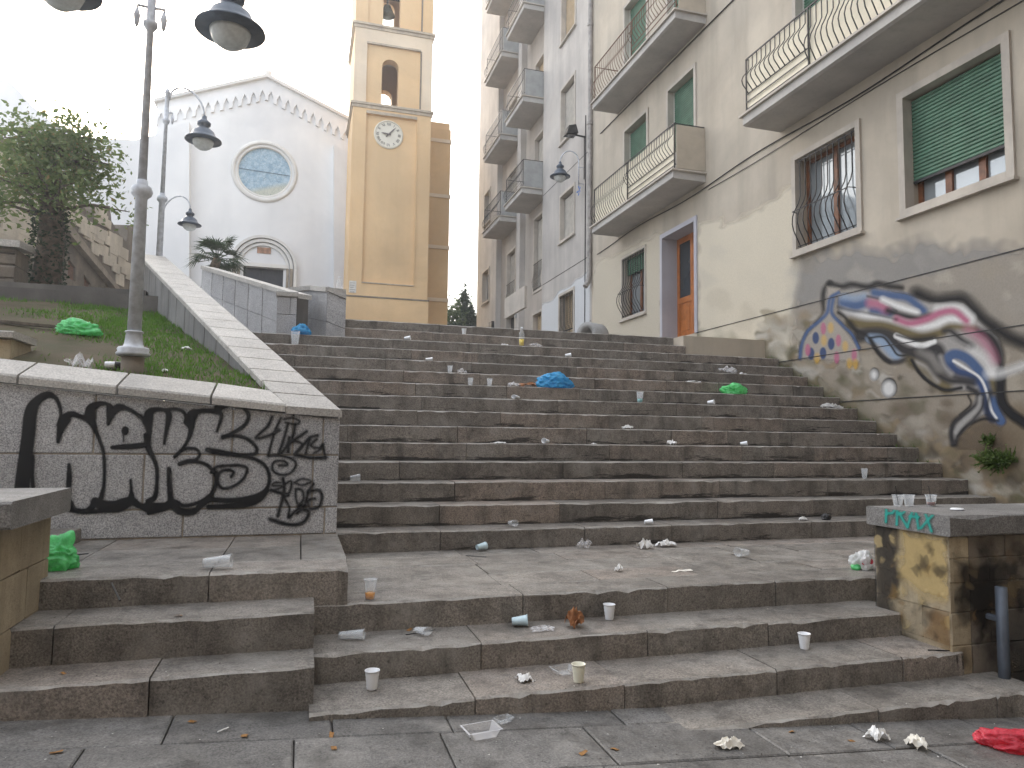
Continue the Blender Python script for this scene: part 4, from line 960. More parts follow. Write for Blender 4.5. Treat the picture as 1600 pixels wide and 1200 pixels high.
for q, wd in (([(825, 255), (790, 330), (700, 420), (790, 405), (880, 360)], 22), ([(895, 265), (860, 340), (820, 460), (795, 560)], 20), ([(920, 275), (980, 265), (1040, 290), (1010, 315), (930, 300)], 14), ([(950, 310), (920, 420), (880, 540)], 22), ([(1005, 315), (985, 420), (900, 540)], 20), ([(960, 420), (950, 530)], 24), ([(1095, 370), (1010, 430), (960, 460)], 22), ([(980, 440), (1060, 470), (1010, 545)], 20), ([(1180, 400), (1120, 420), (1050, 500), (1000, 550)], 20), ([(1120, 420), (1090, 540)], 18), ([(1175, 430), (1130, 480), (1190, 500), (1220, 470), (1200, 510), (1150, 540)], 16), ([(1010, 555), (1120, 575), (1240, 575)], 26), ([(1225, 470), (1240, 570)], 16),
              ([(800, 560), (900, 560), (990, 590), (1010, 640), (960, 700), (880, 705), (830, 670), (840, 610), (910, 600), (945, 630), (880, 635)], 18),
              ([(890, 770), (850, 770), (830, 790), (900, 800), (840, 830), (820, 830)], 16), ([(910, 740), (920, 830), (900, 920), (870, 1030)], 24), ([(930, 780), (975, 760), (965, 840), (920, 880), (960, 960), (950, 1040)], 18), ([(1000, 770), (1060, 740), (1130, 760), (1060, 790), (1000, 770)], 14), ([(1010, 820), (1060, 830), (1070, 900), (1030, 940), (1010, 880), (1010, 820)], 16), ([(1150, 780), (1110, 840), (1080, 950), (1020, 1010)], 20), ([(1110, 840), (1190, 830), (1215, 880), (1190, 960), (1120, 970), (1110, 910), (1160, 895)], 20), ([(1040, 970), (1110, 1000), (1080, 1070), (1000, 1100), (900, 1085), (810, 1055)], 26), ([(960, 1040), (1060, 940)], 20), ([(820, 830), (950, 870)], 24)):
    sb(q, wd, .93, 1.6)
p.a[p.co[:, 2] > 1.517+(.287-p.co[:, 0])*.088] = 0
p.build('black_graffiti', M['spray'], pw)

# ================================================================== CHURCH AND BELL TOWER
CY, TY = 33.0, 28.6
PC = lambda px, py: (lambda q: (float(q[0]), float(q[2])))(ony(px, py, CY))
PT = lambda px, py: (lambda q: (float(q[0]), float(q[2])))(ony(px, py, TY))
church = thing('church', (-2, 36, 4), 'white church with a low gable, round window and arched portal', 'church')
ax, az = PC(418, 122); ex, ez = PC(246, 160); hw = ax-ex; slope = (az-ez)/hw
fc = lambda u, v, w_: (u, CY+w_, v)
rx, rz = PC(413.5, 268); rr = .5*(PC(455, 268)[0]-PC(372, 268)[0])
dx0, dz = PC(380, 415.5); dx1 = PC(443, 416)[0]; dcx = (dx0+dx1)/2
plate('wall', [(ex, 3), (ax+hw, 3), (ax+hw, ez), (ax, az), (ex, ez)], [circ(rx, rz, rr*1.02, 48), rect(dx0, dx1, 4.2, dz)], fc, M['white_wall'], church, .7)
m = MB(); m.add([(ex+.1, CY+.71, 3), (ax+hw-.1, CY+.71, 3), (ax+hw-.1, CY+.71, ez-.1), (ax, CY+.71, az-.1), (ex+.1, CY+.71, ez-.1), (ex+.1, CY+18, 3), (ax+hw-.1, CY+18, 3), (ax+hw-.1, CY+18, ez-.1), (ax, CY+18, az-.1), (ex+.1, CY+18, ez-.1)], [(0, 1, 2, 3, 4), (9, 8, 7, 6, 5), (0, 4, 9, 5), (1, 6, 7, 2), (4, 3, 8, 9), (3, 2, 7, 8), (0, 5, 6, 1)])
m.build('nave', M['white_wall'], church)
# gable coping and finial
for sgn in (-1, 1):
    vs = []
    for (u, v) in ((ax, az), (ax+sgn*(hw+.12), ez-.05)):
        for yy in (CY-.16, CY+.8):
            vs += [(u, yy, v+.002), (u, yy, v+.14)]
    MB().add(vs, [(0, 2, 3, 1), (4, 5, 7, 6), (0, 1, 5, 4), (2, 6, 7, 3), (1, 3, 7, 5), (0, 4, 6, 2)]).build('gable_coping', M['white_trim'], church)
MB().lathe([(.22, 0), (.24, .1), (.14, .16), (.17, .3), (.07, .45), (.02, .55), (0.005, .6)], (ax, CY+.3, az+.12), 10).build('finial', M['white_trim'], church)
# hanging arches under the gable
nA = 12; wA = hw/nA
for sgn in (-1, 1):
    tpl = None
    for i in range(nA):
        u0 = ax+sgn*wA*i
        if tpl is None:
            sh = lambda u: -slope*abs(u-ax)
            loop = [(0, -.55), (wA*.0, -1.05), (wA*.18, -1.05), (wA*.22, -.80), (wA*.36, -.68), (wA*.5, -.56), (wA*.64, -.68), (wA*.78, -.80), (wA*.82, -1.05), (wA, -1.05), (wA, -.55), (wA*.5, -.40)]
            loop = [(ax+sgn*u, az+v-slope*u*1.0) for u, v in loop]
            tpl = plate('corbel_arch', loop, [], lambda u, v, w_: (u, CY-.10+w_, v), M['white_wall'], church, .10)
        else:
            c = tpl.copy(); COL.objects.link(c); c.location = tpl.location+Vector((sgn*wA*i, 0, -slope*wA*i)); c.parent = church
# rose window
rw = thing('round_window', (rx, CY, rz)); rw.parent = church; rw.location = Vector((rx, CY, rz))-org(church)
def ring(r0, r1, y0, y1, n=48):
    b = MB(); vs = []; fs = []
    for i in range(n):
        a_ = 2*math.pi*i/n; c_, s_ = math.cos(a_), math.sin(a_)
        vs += [(rx+r0*c_, y0, rz+r0*s_), (rx+r1*c_, y0+.03, rz+r1*s_), (rx+r1*c_, y1, rz+r1*s_), (rx+r0*c_, y1, rz+r0*s_)]
    for i in range(n):
        j = (i+1) % n
        for k in range(4): l = (k+1) % 4; fs.append((i*4+k, j*4+k, j*4+l, i*4+l))
    return b.add(vs, fs)
ring(rr*.985, rr*1.10, CY-.02, CY+.3).build('moulding', M['white_trim'], rw, True); ring(rr*1.11, rr*1.26, CY-.07, CY+.05).build('moulding', M['white_trim'], rw, True)
k = N('stained_glass'); sx = k.n('ShaderNodeSeparateXYZ'); k.l(k.P(), sx.inputs[0])
c = k.mix(k.ramp(k.noise(6, 4), .35, .65), (.20, .32, .42), (.36, .48, .56))
band = k.math('SUBTRACT', sx.outputs[2], k.math('MULTIPLY', sx.outputs[0], .32))
c = k.mix(k.ramp(band, rz-.32*rx-.85, rz-.32*rx-.60, .8, 0), c, (.48, .46, .34))
v = k.n('ShaderNodeTexVoronoi', feature='DISTANCE_TO_EDGE'); v.inputs['Scale'].default_value = 7; k.l(k.P(), v.inputs['Vector'])
c = k.mix(k.ramp(v.outputs['Distance'], .0, .05, .6, 0), c, (.12, .15, .17)); M['stained'] = k.out(c, .25, 0, .5)
MB().lathe([(rr*.99, 0), (rr*.99, .02)], (0, 0, 0), 48).build('stained_pane', M['stained'], rw)
g = rw.children[-1]; g.rotation_euler = (math.pi/2, 0, 0); g.location = (0, .12, 0)
g.data.transform(Matrix.Translation(Vector((rx, CY, rz))))
MB().tube([(rx-rr*.96, CY+.07, rz+.05), (rx+rr*.96, CY+.07, rz-.05)], .009, 4).build('glazing_bar', M['iron'], rw)
# portal
pt = MB().box(dx0, dx1, CY+.28, CY+.36, 4.2, dz).build('door', M['churchdoor'], church)
for i in range(2):
    a_, b_ = (dx0+.06, dcx-.05) if i == 0 else (dcx+.05, dx1-.06)
    for zz in (dz-.9, dz-1.8, dz-2.7): MB().box(a_+.12, b_-.12, CY+.235, CY+.285, zz+.08, zz+.75).build('door_panel', M['churchdoor'], pt)
    MB().box(a_, b_, CY+.25, CY+.29, 4.2, dz-.03).build('door_leaf', M['churchdoor'], pt)
po = MB()
for (ro, ri, pr_) in ((1.42, 1.30, .20), (1.26, 1.13, .14), (1.08, .97, .08)):
    pts = arc(dcx, dz, ro, 0, 180, 20); pin = arc(dcx, dz, ri, 180, 0, 20)
    plate('portal_arch', pts+pin, [], lambda u, v, w_, q=pr_: (u, CY-q+w_, v), M['white_trim'], church, pr_-.005)
    for sg in (-1, 1):
        a_, b_ = sorted((dcx+sg*ri, dcx+sg*ro)); MB().box(a_, b_, CY-pr_, CY-.004, 4.2, dz-.004).build('portal_jamb', M['white_trim'] if ro > 1.3 else M['weathered'], church)
MB().box(dx0-.15, dx1+.15, CY-.10, CY-.006, dz+.002, dz+.17).build('lintel', M['white_trim'], church)
q0, q1 = PC(402, 386), PC(423, 397); MB().box(q0[0], q1[0], CY-.03, CY-.004, q1[1], q0[1]).build('fresco_panel', M['redbrown'], church)
# side wings with curved copings
def wing(pts, name, dy=-.45):
    lp = [PC(*q) for q in pts]; plate(name, lp, [], lambda u, v, w_: (u, CY+dy+w_, v), M['white_wall'], church, .44)
wing([(298, 520), (298, 196), (280, 202), (262, 209), (245, 217), (230, 222), (215, 225), (150, 222), (130, 222), (130, 520)], 'side_wing')
wing([(521, 520), (521, 230), (533, 239), (560, 252), (560, 520)], 'side_wing')
wing([(130, 520), (130, 222), (95, 208), (62, 180), (45, 160), (28, 143), (0, 140), (-60, 138), (-60, 520)], 'side_chapel', -.9)

tower = thing('bell_tower', (3, 30, 4), 'ochre bell tower with clock, arched openings and weathered cornices', 'tower')
tx0 = PT(541, 490)[0]; tx1 = PT(668, 480)[0]; TD = tx1-tx0
ft = lambda u, v, w_: (u, TY+w_, v)
zc1 = PT(610, 168)[1]; zc2 = PT(612, 45)[1]; zpl = PT(605, 465)[1]; ztp = zc2+5.5
MB().box(tx0+.02, tx1-.02, TY+.11, TY+TD, 3, zc1-.1).build('shaft', M['ochre'], tower)
pn = rect(PT(565, 440)[0], PT(646, 440)[0], PT(605, 443)[1], PT(605, 181)[1])
plate('shaft_front', rect(tx0+.02, tx1-.02, zpl, zc1-.1), [pn], ft, M['ochre'], tower, .105)
MB().box(tx0-.03, tx1+.03, TY-.04, TY+TD+.03, 3, zpl-.06).build('plinth', M['ochre'], tower)
MB().box(tx0-.05, tx1+.05, TY-.06, TY+TD+.04, zpl-.06, zpl+.001).build('plinth_moulding', M['weathered'], tower)
t_ = .05; w_ = pn
for (a_, b_, c_, d_) in ((pn[0][0], pn[1][0], pn[0][1]-t_, pn[0][1]), (pn[0][0], pn[1][0], pn[2][1], pn[2][1]+t_*2.4), (pn[1][0], pn[1][0]+t_, pn[0][1], pn[2][1])):
    MB().box(a_+.002, b_-.002, TY-.03, TY+.02, c_+.002, d_-.002).build('panel_moulding', M['cornice'] if b_-a_ > .5 else M['ochre_panel'], tower)
for zz, pr_ in ((zc1, .07), (zc2, .08)):
    MB().box(tx0-pr_, tx1+pr_, TY-pr_, TY+TD+pr_, zz-.03, zz+.06).box(tx0-pr_*.4, tx1+pr_*.4, TY-pr_*.4, TY+TD+pr_*.4, zz-.16, zz-.032).build('cornice', M['cornice'], tower)
def belfry(z0, z1, ow, sill, oh, mat, tag_):
    cx = PT(610, 120)[0]; hole = lambda s_: [(s_-ow/2, z0+sill), (s_+ow/2, z0+sill), (s_+ow/2, z0+sill+oh)]+arc(s_, z0+sill+oh, ow/2, 0, 180, 12)[1:-1]+[(s_-ow/2, z0+sill+oh)]
    plate('belfry_wall', rect(tx0+.02, tx1-.02, z0, z1), [hole(cx)], lambda u, v, w_: (u, TY+.08+w_, v), M[mat], tower, .42)
    plate('belfry_wall', rect(tx0+.02, tx1-.02, z0, z1), [hole(cx+.05)], lambda u, v, w_: (u, TY+TD-.45+w_, v), M[mat], tower, .42)
    MB().box(tx0+.022, tx0+.45, TY+.502, TY+TD-.452, z0, z1).build('belfry_wall', M[mat], tower); MB().box(tx1-.45, tx1-.022, TY+.502, TY+TD-.452, z0, z1).build('belfry_wall', M[mat], tower)
    fr = rect(tx0+.52, tx1-.52, z0+.02, z1-.62)
    plate('belfry_front', rect(tx0+.02, tx1-.02, z0, z1), [fr], lambda u, v, w_: (u, TY+w_, v), M['ochre_pale'] if tag_ else M['ochre'], tower, .078)
    MB().box(tx0+.5, tx1-.5, TY-.02, TY+.03, z1-.62, z1-.55).build('panel_moulding', M['cornice'], tower)
    MB().box(tx1-.52, tx1-.46, TY-.02, TY+.03, z0+.02, z1-.622).build('panel_moulding', M['weathered'], tower)
belfry(zc1+.08, zc2-.16, PT(623, 100)[0]-PT(597, 100)[0], .0, PT(610, 104)[1]-zc1-.08, 'ochre', True)
belfry(zc2+.08, ztp, PT(627, 0)[0]-PT(600, 0)[0], .0, 2.4, 'ochre', False)
MB().add([(tx0-.1, TY-.1, ztp), (tx1+.1, TY-.1, ztp), (tx1+.1, TY+TD+.1, ztp), (tx0-.1, TY+TD+.1, ztp), ((tx0+tx1)/2, TY+TD/2, ztp+1.6)], [(0, 1, 4), (1, 2, 4), (2, 3, 4), (3, 0, 4), (3, 2, 1, 0)]).build('roof', M['weathered'], tower)
bx = PT(612, 0)[0]; MB().lathe([(.33, 0), (.30, .08), (.20, .3), (.15, .45), (.05, .52), (.03, .8)], (bx, TY+TD*.5, zc2+1.5), 16).build('bell', M['bronze'], tower, True)
MB().tube([(tx0+.4, TY+TD*.5, zc2+2.3), (tx1-.4, TY+TD*.5, zc2+2.3)], .05, 6).build('bell_beam', M['iron'], tower)
# clock
ccx, ccz = PT(607.5, 209); cr = .5*(PT(629.5, 209)[0]-PT(586, 209)[0]); CYY = TY+.105
cl = MB().lathe([(cr*1.06, -.03), (cr*1.06, .03), (cr*.98, .055), (cr*.98, .02), (.001, .02)], (0, 0, 0), 40, False).build('clock', M['clockface'], tower)
def front(o_, x, y, z): o_.rotation_euler = (math.pi/2, 0, 0); o_.location = Vector((x, y, z))
cl.data.transform(Matrix.Translation(org(tower))); front(cl, ccx-org(tower).x, CYY-org(tower).y, ccz-org(tower).z)
NUM = ['XII', 'I', 'II', 'III', 'IIII', 'V', 'VI', 'VII', 'VIII', 'IX', 'X', 'XI']
for i, s_ in enumerate(NUM):
    b = MB(); u = 0; h = cr*.20; W = {'I': .035, 'V': .085, 'X': .085}
    tot = sum(W[c]*cr*2 for c in s_); u = -tot/2; an = -i*math.pi/6; ca, sa_ = math.cos(an), math.sin(an)
    def bar(x0, y0, x1, y1, t=cr*.028):
        dx, dy = x1-x0, y1-y0; L = math.hypot(dx, dy); nx, ny = -dy/L*t/2, dx/L*t/2; vs = []
        for zz in (.021, .032):
            for (a, c) in ((x0+nx, y0+ny), (x0-nx, y0-ny), (x1-nx, y1-ny), (x1+nx, y1+ny)):
                c += cr*.78; vs.append((a*ca-c*sa_, a*sa_+c*ca, zz))
        b.add(vs, [(0, 1, 2, 3), (4, 7, 6, 5), (0, 4, 5, 1), (1, 5, 6, 2), (2, 6, 7, 3), (3, 7, 4, 0)])
    for c in s_:
        w2 = W[c]*cr*2; m2 = u+w2/2
        if c == 'I': bar(m2, -h/2, m2, h/2)
        elif c == 'V': bar(m2-w2*.4, h/2, m2, -h/2); bar(m2+w2*.4, h/2, m2, -h/2, cr*.016)
        else: bar(m2-w2*.4, h/2, m2+w2*.4, -h/2); bar(m2+w2*.4, h/2, m2-w2*.4, -h/2, cr*.016)
        u += w2
    o_ = link('numeral', bpy.data.meshes.new('numeral'), M['clockink'], cl); o_.data.from_pydata(b.v, [], b.f)
for nm, an, L, wd in (('minute_hand', math.radians(90-42), cr*.82, cr*.09), ('hour_hand', math.radians(180-6), cr*.55, cr*.12)):
    b = MB(); ca, sa_ = math.cos(an), math.sin(an); vs = []
    for zz in (.04, .055):
        for (a, c) in ((-L*.3, -wd/2), (-L*.3, wd/2), (L*.6, wd*.45), (L, 0), (L*.6, -wd*.45)): vs.append((a*ca-c*sa_, a*sa_+c*ca, zz+(.02 if nm[0] == 'h' else 0)))
    b.add(vs, [(0, 1, 2, 3, 4), (9, 8, 7, 6, 5)]+[(i, (i+1) % 5, (i+1) % 5+5, i+5) for i in range(5)])
    o_ = link(nm, bpy.data.meshes.new(nm), M['clockink'], cl); o_.data.from_pydata(b.v, [], b.f)
# lower annex behind the tower
AY = TY+2.6; PA = lambda px, py: (lambda q: (float(q[0]), float(q[2])))(ony(px, py, AY))
ax1 = PA(699, 400)[0]; azt = PA(690, 192)[1]
MB().box(tx1-.3, ax1, AY, AY+4, 3, azt).build('annex', M['ochre'], tower)
MB().box(tx1+.1, ax1+.03, AY-.12, AY+.2, 3, azt-.35).build('annex_pilaster', M['ochre_panel'], tower)
for py in (222, 308, 388, 470):
    z = PA(685, py)[1]; MB().box(tx1+.02, ax1+.06, AY-.16, AY+.1, z-.06, z+.10).build('string_course', M['ochre_pale'], tower)
q = PT(551, 448); m = MB().box(q[0]-.14, q[0]+.14, TY-.012, TY-.003, q[1]-.24, q[1]+.24).build('poster', M['poster'], tower)
for i in range(5): MB().box(q[0]-.11, q[0]+.10-.03*(i % 3), TY-.015, TY-.0125, q[1]+.16-.09*i-.02, q[1]+.16-.09*i).build('print_line', M['posterink'], m)

# ================================================================== OLD FORT WALL ON THE LEFT
fa, fb = Vector((-8.4, 12.0, 0)), Vector((-5.6, 25.0, 0)); fd = (fb-fa).normalized(); fn = Vector((fd.y, -fd.x, 0))
def onfort(px, py):
    d_ = Vector(ray(px, py)); t = (fa-Vector(CAM)).dot(fn)/d_.dot(fn); p_ = Vector(CAM)+d_*t; return ((p_-fa).dot(fd), p_.z)
ffn = lambda u, v, w_: tuple((fa+fd*u-fn*w_*(1 if fn.x > 0 else -1))[:2])+(v,)
fort = thing('fort_wall', (-7, 18, 3.3), 'old rough limestone fort wall with a ragged top behind the tree', 'wall')
top = [(-60, 190), (0, 212), (60, 250), (110, 300), (128, 322), (146, 338), (147, 318), (172, 322), (174, 345), (190, 372), (198, 378), (200, 352), (210, 352), (214, 392), (235, 410)]
lp = [onfort(*q) for q in top]; lp = lp+[(lp[-1][0], 2.8), (lp[0][0], 2.8)]
win = [[onfort(*q) for q in ((106, 402), (118, 418), (118, 440), (106, 434))], [onfort(*q) for q in ((131, 428), (142, 444), (142, 452), (131, 446))]]
plate('wall', lp, win, ffn, M['limestone_dk'], fort, .6)
for wl in win: 
    u0, u1 = wl[0][0], wl[1][0]; plate('shutter', [(a, b) for a, b in wl], [], lambda u, v, w_: ffn(u, v, w_+.06), M['rust'], fort, .05)
cor = [onfort(*q) for q in ((96, 345), (178, 450), (178, 458), (96, 362))]
plate('cornice', cor, [], lambda u, v, w_: ffn(u, v, -w_-.003), M['weathered'], fort, .18)
# individual stones standing proud where the masonry shows
rs = random.Random(3)
for j in range(9):
    for i in range(16):
        px = 4+i*13+rs.uniform(-4, 4)+(j % 2)*6; py = 250+i*7+j*15+rs.uniform(-3, 3)
        if py > 445 or px > 205: continue
        u, v = onfort(px, py); lo = np.interp(px, [q[0] for q in top], [q[1] for q in top])
        if py < lo+10 or 90 < px < 185 and py > 340+(px-96)*1.2-12: continue
        a_, b_ = rs.uniform(.22, .36), rs.uniform(.12, .19)
        c_ = .03; quad = [(u-a_+rs.uniform(-c_, c_), v-b_), (u+a_, v-b_+rs.uniform(-c_, c_)), (u+a_+rs.uniform(-c_, c_), v+b_), (u-a_, v+b_+rs.uniform(-c_, c_))]
        plate('stone', quad, [], lambda u, v, w_, q=rs.uniform(.02, .06): ffn(u, v, -w_*q/.05-.002), M['fort'], fort, .05)

# garden parapet left of the tree
gp = thing('garden_parapet', (-4.6, 11.7, 3.3), 'rough stone garden parapet with a pale slab cap left of the tree', 'wall')
q = ony(37, 380, 12.0); q2 = ony(30, 455, 12.0)
MB().add([(-7.5, 11.85, q[2]-.05), (q[0], 11.85, q[2]-.10), (q[0], 12.5, q[2]-.05), (-7.5, 12.5, q[2]), (-7.5, 11.85, q[2]+.06), (q[0], 11.85, q[2]+.0), (q[0], 12.5, q[2]+.05), (-7.5, 12.5, q[2]+.12)], [(0, 3, 2, 1), (4, 5, 6, 7), (0, 1, 5, 4), (1, 2, 6, 5), (2, 3, 7, 6), (3, 0, 4, 7)]).build('cap_slab', M['coping'], gp)
zz = 3.25; rs = random.Random(8); j = 0
while zz < q[2]-.14:
    hh_ = min(rs.uniform(.16, .24), q[2]-.105-zz); xx = -7.4
    while xx < q[0]-.12:
        ee = min(q[0]-.06, xx+rs.uniform(.25, .5)); ee = q[0]-.06 if q[0]-ee < .2 else ee
        MB().stone(xx+.006, ee-.006, 11.92+rs.uniform(-.015, .015), 12.45, zz+.005, zz+hh_-.005, .02, .01, 2).build('stone', M['limestone_dk'] if rs.random() < .6 else M['limestone'], gp); xx = ee
    zz += hh_
MB().box(-7.4, q[0]-.09, 11.95, 12.43, 3.0, q[2]-.12).build('parapet_core', M['core'], gp)

# ================================================================== LAMPS
def lamp_head(par, c, r=.30):
    s_ = r/.30
    MB().lathe([(.305*s_, -.005*s_), (.30*s_, .015*s_), (.24*s_, .05*s_), (.20*s_, .10*s_), (.175*s_, .16*s_), (.12*s_, .205*s_), (.085*s_, .22*s_), (.075*s_, .25*s_), (.11*s_, .28*s_), (.115*s_, .32*s_), (.07*s_, .36*s_), (.045*s_, .39*s_), (.04*s_, .44*s_), (.022*s_, .46*s_)], c, 24).build('lamp_shade', M['lampshade'], par, True)
    sh = par.children[-1]
    MB().lathe([(.18*s_, -.012*s_), (.175*s_, -.04*s_), (.145*s_, -.11*s_), (.08*s_, -.155*s_), (.01*s_, -.17*s_)], c, 20).build('diffuser', M['lampglass'], sh, True)
def gooseneck(base, tip, n=14, over=.28):
    # quarter-ring neck rising from base and curling down into the tip
    b = Vector(base); t_ = Vector(tip); out = []
    h = t_-b; hx = Vector((h.x, h.y, 0))
    for i in range(n+1):
        a_ = math.pi*i/n; f_ = (1-math.cos(a_))/2; out.append(b+hx*f_+Vector((0, 0, h.z*f_+math.sin(a_)*(hx.length/2+over*.2))))
    return out
def street_lamp(x, y, zb, zcol, ztop, heads, label):
    L = thing('street_lamp', (x, y, zb), label, 'street lamp', 'cast iron street lamps')
    c = (x, y, 0); H = lambda z: z
    MB().lathe([(.088, zb-.15), (.09, zb+.125)], c, 20).build('plinth', M['weathered'], L, True)
    MB().lathe([(.10, zb+.127), (.128, zb+.135), (.134, zb+.155), (.12, zb+.17), (.126, zb+.19), (.116, zb+.205), (.08, zb+.215), (.072, zb+.24), (.062, zb+.33), (.073, zb+.335), (.07, zb+.345)], c, 24).build('base', M['lampmetal'], L, True)
    MB().lathe([(.056, zb+.345), (.048, zcol-.06), (.078, zcol-.03), (.088, zcol), (.078, zcol+.04), (.048, zcol+.06), (.044, zcol+.10)], c, 20).build('lower_shaft', M['lampmetal'], L, True)
    MB().lathe([(.036, zcol+.10), (.028, ztop-.10), (.055, ztop-.06), (.06, ztop-.02), (.036, ztop), (.036, ztop+.45), (.05, ztop+.47), (.02, ztop+.55)], c, 16).build('upper_shaft', M['lampmetal'], L, True)
    for (hx, hy, hz, r) in heads:
        m_ = MB(); d_ = Vector((hx-x, hy-y, 0)); st_ = Vector((x, y, hz+.15)) if hz < ztop-.5 else Vector((x, y, ztop+.35))
        tip = Vector((hx, hy, hz+.44*r/.3))
        m_.tube(gooseneck(st_+d_*.06, tip), .017*max(.7, r/.3), 8)
        if hz >= ztop-.5:
            e_ = Vector((x, y, ztop+.12))+d_*.16; m_.tube([Vector((x, y, ztop+.12)), e_, e_+Vector((0, 0, -.05))], .014, 6); m_.tube([e_+Vector((0, 0, -.03)), e_+Vector((0, 0, -.09)), e_+Vector((0, 0, -.17)), e_+Vector((0, 0, -.2))], [.012, .028, .018, .008], 8)
        else: m_.tube([st_, st_+d_*.07, st_+d_*.07+Vector((0, 0, -.28)), st_+Vector((0, 0, -.28))], .014, 6)
        m_.build('bracket_arm', M['lampmetal'], L, True); lamp_head(L, (hx, hy, hz), r)
    return L
q = ony(215, 560, 6.7); lx = -1.395
h1 = ony(360, 48, 6.7); street_lamp(lx, 6.7, lawn_z(lx, 6.7), 3.47, 5.02, [(h1[0], 6.7, h1[2], .30), (2*lx-h1[0]-.02, 6.62, h1[2]+.08, .30)], 'tall grey twin-armed street lamp standing on the sloping lawn')
h2 = ony(317, 218, 13.2); h3 = ony(295.5, 350, 13.2); px2 = float(ony(254, 280, 13.2)[0])
street_lamp(px2, 13.25, 3.3, 5.42, 6.85, [(h2[0], 13.25, h2[2], .30), (h3[0], 13.25, h3[2], .19)], 'slender grey street lamp with two hanging heads in front of the church')
wl = thing('wall_lamp', (XF, 19.2, 9), 'dark bell shaped lamp on a curved bracket fixed beside the downpipe', 'wall lamp')
hh = ony(875, 276, 19.3); m = MB()
m.tube([(XF-.17, 19.25, 8.86), (XF-.17, 19.25, 9.55)]+gooseneck((XF-.17, 19.25, 9.6), (hh[0], 19.3, hh[2]+.44)), .018, 8)
m.build('bracket_arm', M['lampmetal'], wl, True)
for z in (8.95, 9.45): MB().tube([(XF, 19.25, z), (XF-.19, 19.25, z)], .014, 6).build('wall_fixing', M['lampmetal'], wl)
lamp_head(wl, (hh[0], 19.3, hh[2]))
m = MB(); bz = 8.72
for i in range(5):
    a_ = i*1.256; m.add([(XF-.17, 19.2, bz), (XF-.17-.0, 19.2+.13*math.cos(a_-.3), bz+.13*math.sin(a_-.3)), (XF-.20, 19.2+.17*math.cos(a_), bz+.17*math.sin(a_)), (XF-.17, 19.2+.13*math.cos(a_+.3), bz+.13*math.sin(a_+.3))], [(0, 1, 2, 3)])
m.tube([(XF-.17, 19.25, 8.88), (XF-.17, 19.2, 8.72)], .01, 4)
m.build('ribbon_bow', M['blue_bow'], wl)
fl = thing('floodlight', (XF, 19.1, 10.3), 'black box floodlight on a short arm above the wall lamp', 'floodlight')
e_ = onx(914, 214, XF); g_ = ony(893, 206, float(e_[1]))
MB().tube([(XF, e_[1], e_[2]), (g_[0]+.1, e_[1], e_[2]+.02)], .03, 6).tube([(XF-.02, e_[1], e_[2]+.02), (XF-.02, e_[1], e_[2]-1.3)], .014, 5).build('support_arm', M['black'], fl)
MB().add([(g_[0]-.20, e_[1]-.16, e_[2]-.02), (g_[0]+.16, e_[1]-.16, e_[2]+.03), (g_[0]+.16, e_[1]+.16, e_[2]+.03), (g_[0]-.20, e_[1]+.16, e_[2]-.02), (g_[0]-.12, e_[1]-.12, e_[2]+.24), (g_[0]+.10, e_[1]-.12, e_[2]+.30), (g_[0]+.10, e_[1]+.12, e_[2]+.30), (g_[0]-.12, e_[1]+.12, e_[2]+.24)], [(0, 3, 2, 1), (4, 5, 6, 7), (0, 1, 5, 4), (1, 2, 6, 5), (2, 3, 7, 6), (3, 0, 4, 7)]).build('housing', M['black'], fl)
MB().box(g_[0]-.15, g_[0]+.1, e_[1]-.11, e_[1]+.11, e_[2]-.045, e_[2]-.022).build('lens', M['darkglass'], fl)
# concrete tube, pipe and gate
q = ony(940, 526, 14.6); tb = MB().lathe([(.16, 0), (.27, 0), (.28, .02), (.28, .45), (.16, .45), (.16, .02)], (0, 0, 0), 28, False)
o_ = tb.build('concrete_tube', M['tubeconc'], None, True); o_.rotation_euler = (math.radians(90), 0, math.radians(-62)); o_.location = (q[0]-.1, 14.5, z0 if False else 3.165+.20+.28)
tag(o_, 'short grey concrete tube lying on its side at the stair head', 'pipe'); tube_o = o_
q = ony(1572, 1000, 3.40); m = thing('drain_pipe', (q[0], 3.42, -.2), 'blue grey vertical drain pipe against the stone pier wall', 'pipe')
MB().tube([(q[0], 3.42, -.3), (q[0], 3.42, .50)], .033, 12).build('pipe', M['bluepipe'], m, True)
MB().tube([(q[0], 3.42, .3), (q[0], 3.52, .3)], .02, 6).build('pipe_clip', M['bluepipe'], m)
g = thing('iron_gate', (q[0]+.6, 3.3, -.3), 'black iron gate panel right of the drain pipe', 'gate')
MB().box(q[0]+.09, q[0]+1.5, 3.27, 3.32, -.28, .42).build('gate_panel', M['black'], g)
MB().tube([(q[0]+.10, 3.29, -.35), (q[0]+.10, 3.29, .48)], .03, 8).build('gate_post', M['black'], g)

# ================================================================== PLANTS
def leaves(pts, size, mat, name, parent, jit=.5):
    m_ = MB()
    for p_ in pts:
        a_ = Vector((random.gauss(0, 1), random.gauss(0, 1), random.gauss(0, .7))).normalized(); b_ = a_.cross(Vector((random.gauss(0, 1), random.gauss(0, 1), random.gauss(0, 1)))).normalized()
        s_ = size*random.uniform(1-jit, 1+jit); p_ = Vector(p_)
        m_.add([p_-a_*s_, p_+b_*s_*.5, p_+a_*s_, p_-b_*s_*.5], [(0, 1, 2, 3)])
    o2 = org(parent); me_ = bpy.data.meshes.new(name); me_.from_pydata([(v[0]-o2.x, v[1]-o2.y, v[2]-o2.z) for v in m_.v], [], m_.f); return link(name, me_, M[mat], parent)
TS = 1.21
tr = thing('tree', (-3.26*TS, 10.5*TS, 3.45), 'leafy ivy-clad tree with a thick trunk above the retaining wall', 'tree')
